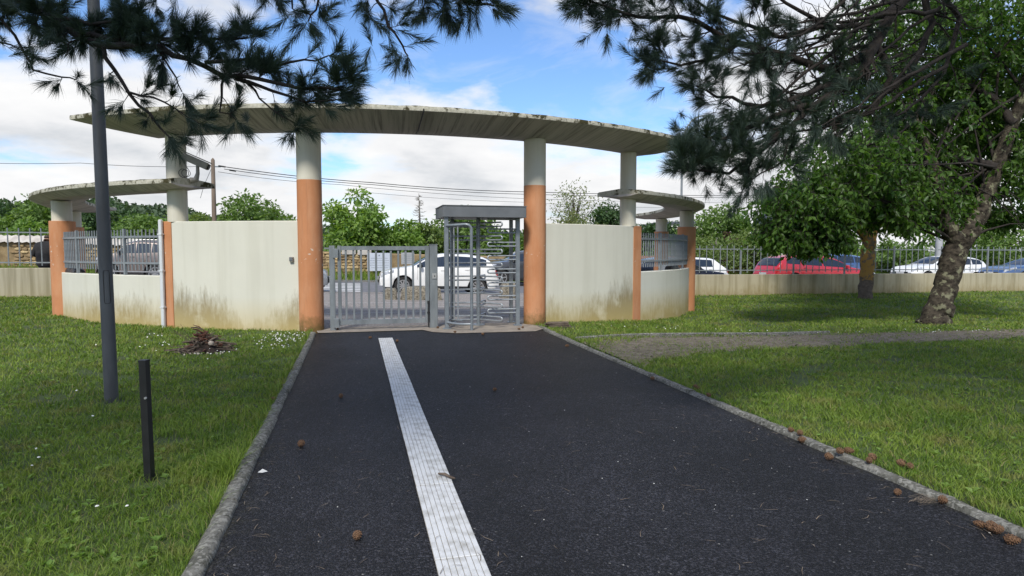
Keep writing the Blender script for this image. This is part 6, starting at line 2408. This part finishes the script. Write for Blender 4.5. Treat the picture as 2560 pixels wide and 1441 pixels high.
# ------------------------------------------------------------------ grass
def blades(x, y, z, h, w, lean=0.5):
    n_ = len(x)
    a = rng.random(n_) * 2 * pi
    dx, dy = np.cos(a), np.sin(a)
    b = rng.random(n_) * 2 * pi
    lx_, ly_ = np.cos(b) * lean * h * rng.random(n_), np.sin(b) * lean * h * rng.random(n_)
    v0 = np.stack([x - dx * w, y - dy * w, z], 1)
    v1 = np.stack([x + dx * w, y + dy * w, z], 1)
    v2 = np.stack([x + dx * w * .7 + lx_ * .4, y + dy * w * .7 + ly_ * .4, z + h * .62], 1)
    v3 = np.stack([x - dx * w * .7 + lx_ * .4, y - dy * w * .7 + ly_ * .4, z + h * .62], 1)
    v4 = np.stack([x + lx_ * 1.3, y + ly_ * 1.3, z + h], 1)
    V = np.stack([v0, v1, v2, v3, v4], 1).reshape(-1, 3)
    i = 5 * np.arange(n_)[:, None]
    T = np.concatenate([i + np.array([[0, 1, 2]]), i + np.array([[0, 2, 3]]), i + np.array([[3, 2, 4]])], 0)
    return V, T


def scatter(n_, r0, r1, a0, a1):
    r_ = r0 * (r1 / r0) ** rng.random(n_)
    a = rng.uniform(a0, a1, n_)
    return r_ * np.sin(a), r_ * np.cos(a), r_


x, y, r_ = scatter(680000, 2.3, 34, rad(-62), rad(72))
ok = ((x < PL - 0.095) | (x > PR + 0.095)) & (~inside_court(x, y) | (y < 11)) & (y < 21.8) & (y > 0.2)
ex = (x - MIDX) / (EA + .1)
ey = (y - YC) / (EB + .1)
ok &= (ex ** 2 + ey ** 2 > 1)
ong = on_gravel(x, y)
gya = np.interp(x, [p[0] for p in gpa], [p[1] for p in gpa])
gyb = np.interp(x, [p[0] for p in gpb], [p[1] for p in gpb])
rim_ = np.minimum(np.abs(y - gya), np.abs(y - gyb))
gp_ = 0.07 + 0.42 * sstep(0.0, 1.0, (5.8 - x) / 1.4) + 0.55 * np.exp(-(rim_ / .22) ** 2) + 0.3 * (np.sin(x * 5 + 3 * np.sin(y * 6)) > .75)
ok &= ~(ong & (rng.random(len(x)) > gp_))
ok &= ~((np.hypot(x - bpile.x, y - bpile.y) < .38))
ok &= ~((np.hypot(x - pb.x - .02, y - pb.y + .06) < .13) & (rng.random(len(x)) < .85))
ok &= ~((np.hypot(x - lb.x - .02, y - lb.y + .05) < .13) & (rng.random(len(x)) < .8))
# worn spots
worn = np.sin(x * 3.1 + 2 * np.sin(y * 2.3)) * np.sin(y * 2.7 + 1.5 * np.sin(x * 1.9))
ok &= ~((worn > 0.80) & (rng.random(len(x)) < 0.8))
bare = np.sin(x * 7.3 + 3 * np.sin(y * 5.1)) * np.sin(y * 6.1 + 2.5 * np.sin(x * 4.3))
ok &= ~((bare > 0.93) & (rng.random(len(x)) < 0.9))
x, y, r_ = x[ok], y[ok], r_[ok]
patch = np.sin(x * 1.3 + 1.7 * np.sin(y * 0.9 + 1)) * np.sin(y * 1.1 + 1.3 * np.sin(x * .8))
h = (0.024 + 0.020 * rng.random(len(x)) + 0.020 * np.clip(patch, 0, 1) + 0.016 * np.clip(np.sin(x * 9 + 3 * np.sin(y * 7)) * np.sin(y * 8.3), 0, 1)) * (1 + 0.02 * r_)
# long grass round posts, kerb and walls
near_post = np.minimum(np.hypot(x - pb.x, y - pb.y), np.hypot(x - lb.x, y - lb.y))
h *= 1 + 0.4 * np.exp(-(near_post / .28) ** 2)
tuftm = np.exp(-(((x - (pb.x + .32)) / .25) ** 2 + ((y - (pb.y + .1)) / .28) ** 2))
h *= 1 + 1.0 * tuftm
edge = np.minimum(np.abs(x - PL + .11), np.abs(x - PR - .11))
h *= 1 + (0.35 + 0.5 * (np.sin(y * 7 + 2 * np.sin(y * 3)) > .3)) * np.exp(-(edge / .06) ** 2)
w = 0.0017 * np.clip(r_ / 3.2, 1, 8)
V, T = blades(x, y, lawn_z(x, y) - 0.004, h, w, 1.4)
stuff(build_np('grass', V, T, 'grass_blade'), 'short mown green grass on the lawns either side of the path', 'grass')
print('grass', len(x))

# grass of the verge by the stone wall
n = 24000
x = rng.uniform(-20, 40, n)
y = rng.uniform(32.4, 34.6, n)
V, T = blades(x, y, street(x) - .06 + .06 * (y - 32.2), rng.uniform(.12, .4, n) * (0.5 + (y - 32.4) / 2.2), np.full(n, .016), .5)
stuff(build_np('verge_grass', V, T, 'grass_blade'), 'uncut grass at the foot of the stone wall', 'grass')

# broad weeds in the near lawn
n = 2600
x, y, r_ = scatter(n, 2.4, 12, rad(-60), rad(70))
ok = ((x < PL - 0.2) | (x > PR + 0.2)) & (y > .5) & ~on_gravel(x, y) & (((x - MIDX) / (EA + .2)) ** 2 + ((y - YC) / (EB + .2)) ** 2 > 1)
x, y = x[ok], y[ok]
k = len(x) * 5
xx, yy = np.repeat(x, 5), np.repeat(y, 5)
a = rng.random(k) * 6.28
P = np.stack([xx, yy, lawn_z(xx, yy) + .012], 1)
A = np.stack([np.cos(a), np.sin(a), rng.uniform(.25, .9, k)], 1)
Nn = np.tile(np.array([[0., 0, 1]]), (k, 1)) + rng.normal(size=(k, 3)) * .2
Lw = rng.uniform(.022, .05, k)
V, T = leaves(P, A, Nn, Lw, Lw * .6)
stuff(build_np('lawn_weeds', V, T, 'leaf_bright'), 'small broad leaved weeds and clover in the lawn', 'weeds')

# daisies
def daisies(pts):
    V, F = [], []
    mb = MB()
    for p in pts:
        s_ = R.uniform(.007, .012)
        h_ = R.uniform(.05, .085)
        tilt = Vector((R.gauss(0, .35), R.gauss(-.35, .35), 1)).normalized()
        e1 = tilt.orthogonal().normalized()
        e2 = tilt.cross(e1)
        c = Vector((p[0], p[1], p[2] + h_))
        mb.add([c + (e1 * cos(2 * pi * k / 7) + e2 * sin(2 * pi * k / 7)) * s_ for k in range(7)] + [c + tilt * .006], [(k, (k + 1) % 7, 7) for k in range(7)])
    return mb


pts = []
for (px, py, sx, sy, n_) in ((725, 850, 45, 12, 90), (690, 865, 30, 10, 40), (385, 850, 12, 14, 16), (405, 868, 10, 8, 8), (545, 888, 35, 5, 9), (330, 855, 40, 20, 8), (780, 830, 12, 5, 14)):
    for _ in range(n_):
        p = G(R.gauss(px, sx), R.gauss(py, sy), 0)
        if p.x < PL - .15 and p.y < 12.1:
            pts.append((p.x, p.y, 0.0))
for _ in range(50):
    p = G(R.uniform(1500, 2500), R.uniform(828, 846), -.15)
    pts.append((p.x, p.y, float(gz(np.array(p.x), np.array(p.y)))))
for _ in range(9):
    p = G(R.uniform(0, 600), R.uniform(900, 1300), 0)
    if p.x < PL - .2:
        pts.append((p.x, p.y, 0))
stuff(build('daisies', daisies(pts), 'petal'), 'white daisies dotted in the grass near the left kerb', 'daisies')

# fallen needles and specks on the asphalt
mb = MB()
for _ in range(560):
    x, y = R.uniform(PL + .03, PR - .03), R.uniform(1.8, 11.5) ** 1.0
    if R.random() < .35:
        x = R.choice([PL + abs(R.gauss(0, .12)) + .02, PR - abs(R.gauss(0, .2)) - .02])
    a = R.uniform(0, 6.28)
    l_ = R.uniform(.03, .11)
    bnd = R.uniform(-.3, .3)
    d = Vector((cos(a), sin(a), 0))
    nrm = Vector((-d.y, d.x, 0))
    p0 = Vector((x, y, .004))
    w_ = R.uniform(.0010, .0022)
    z_ = .018 if .34 < x < .6 and y < 11 else .004
    p0.z = z_
    p1 = p0 + d * l_ * .5 + nrm * l_ * bnd * .5 + Vector((0, 0, .003))
    p2 = p0 + d * l_ + Vector((0, 0, .001))
    mb.add([p0 - nrm * w_, p0 + nrm * w_, p1 + nrm * w_, p1 - nrm * w_, p2], [(0, 1, 2, 3), (3, 2, 4)])
stuff(build('fallen_needles', mb, 'dry_needle'), 'dry pine needles scattered over the asphalt path', 'pine needles')
mb = MB()
for _ in range(70):
    x, y = R.uniform(PL + .03, PR - .03), R.uniform(1.8, 11.5)
    s_ = R.uniform(.0025, .007)
    c = Vector((x, y, 0.0))
    mb.add([c + Vector((cos(2.1 * k) * s_, sin(2.1 * k) * s_, 0)) for k in range(3)] + [c + Vector((0, 0, s_ * .8))], [(0, 1, 3), (1, 2, 3), (2, 0, 3)])
stuff(build('loose_chippings', mb, 'litter_white'), 'tiny pale chippings scattered on the asphalt', 'chippings')
# bundle of dry needles by the kerb
bx_ = G(2300, 1255, 0)
mb = MB()
for _ in range(40):
    a = R.gauss(0.2, .35)
    p0 = bx_ + Vector((R.gauss(0, .05), R.gauss(0, .025), .004 + R.random() * .012))
    d = Vector((cos(a), sin(a), 0))
    nrm = Vector((-d.y, d.x, 0)) * .0012
    l_ = R.uniform(.08, .14)
    mb.add([p0 - nrm, p0 + nrm, p0 + d * l_ + nrm * .4, p0 + d * l_ - nrm * .4], [(0, 1, 2, 3)])
stuff(build('needle_bundle', mb, 'dry_needle'), 'clump of dry pine needles beside the right kerb', 'pine needles')
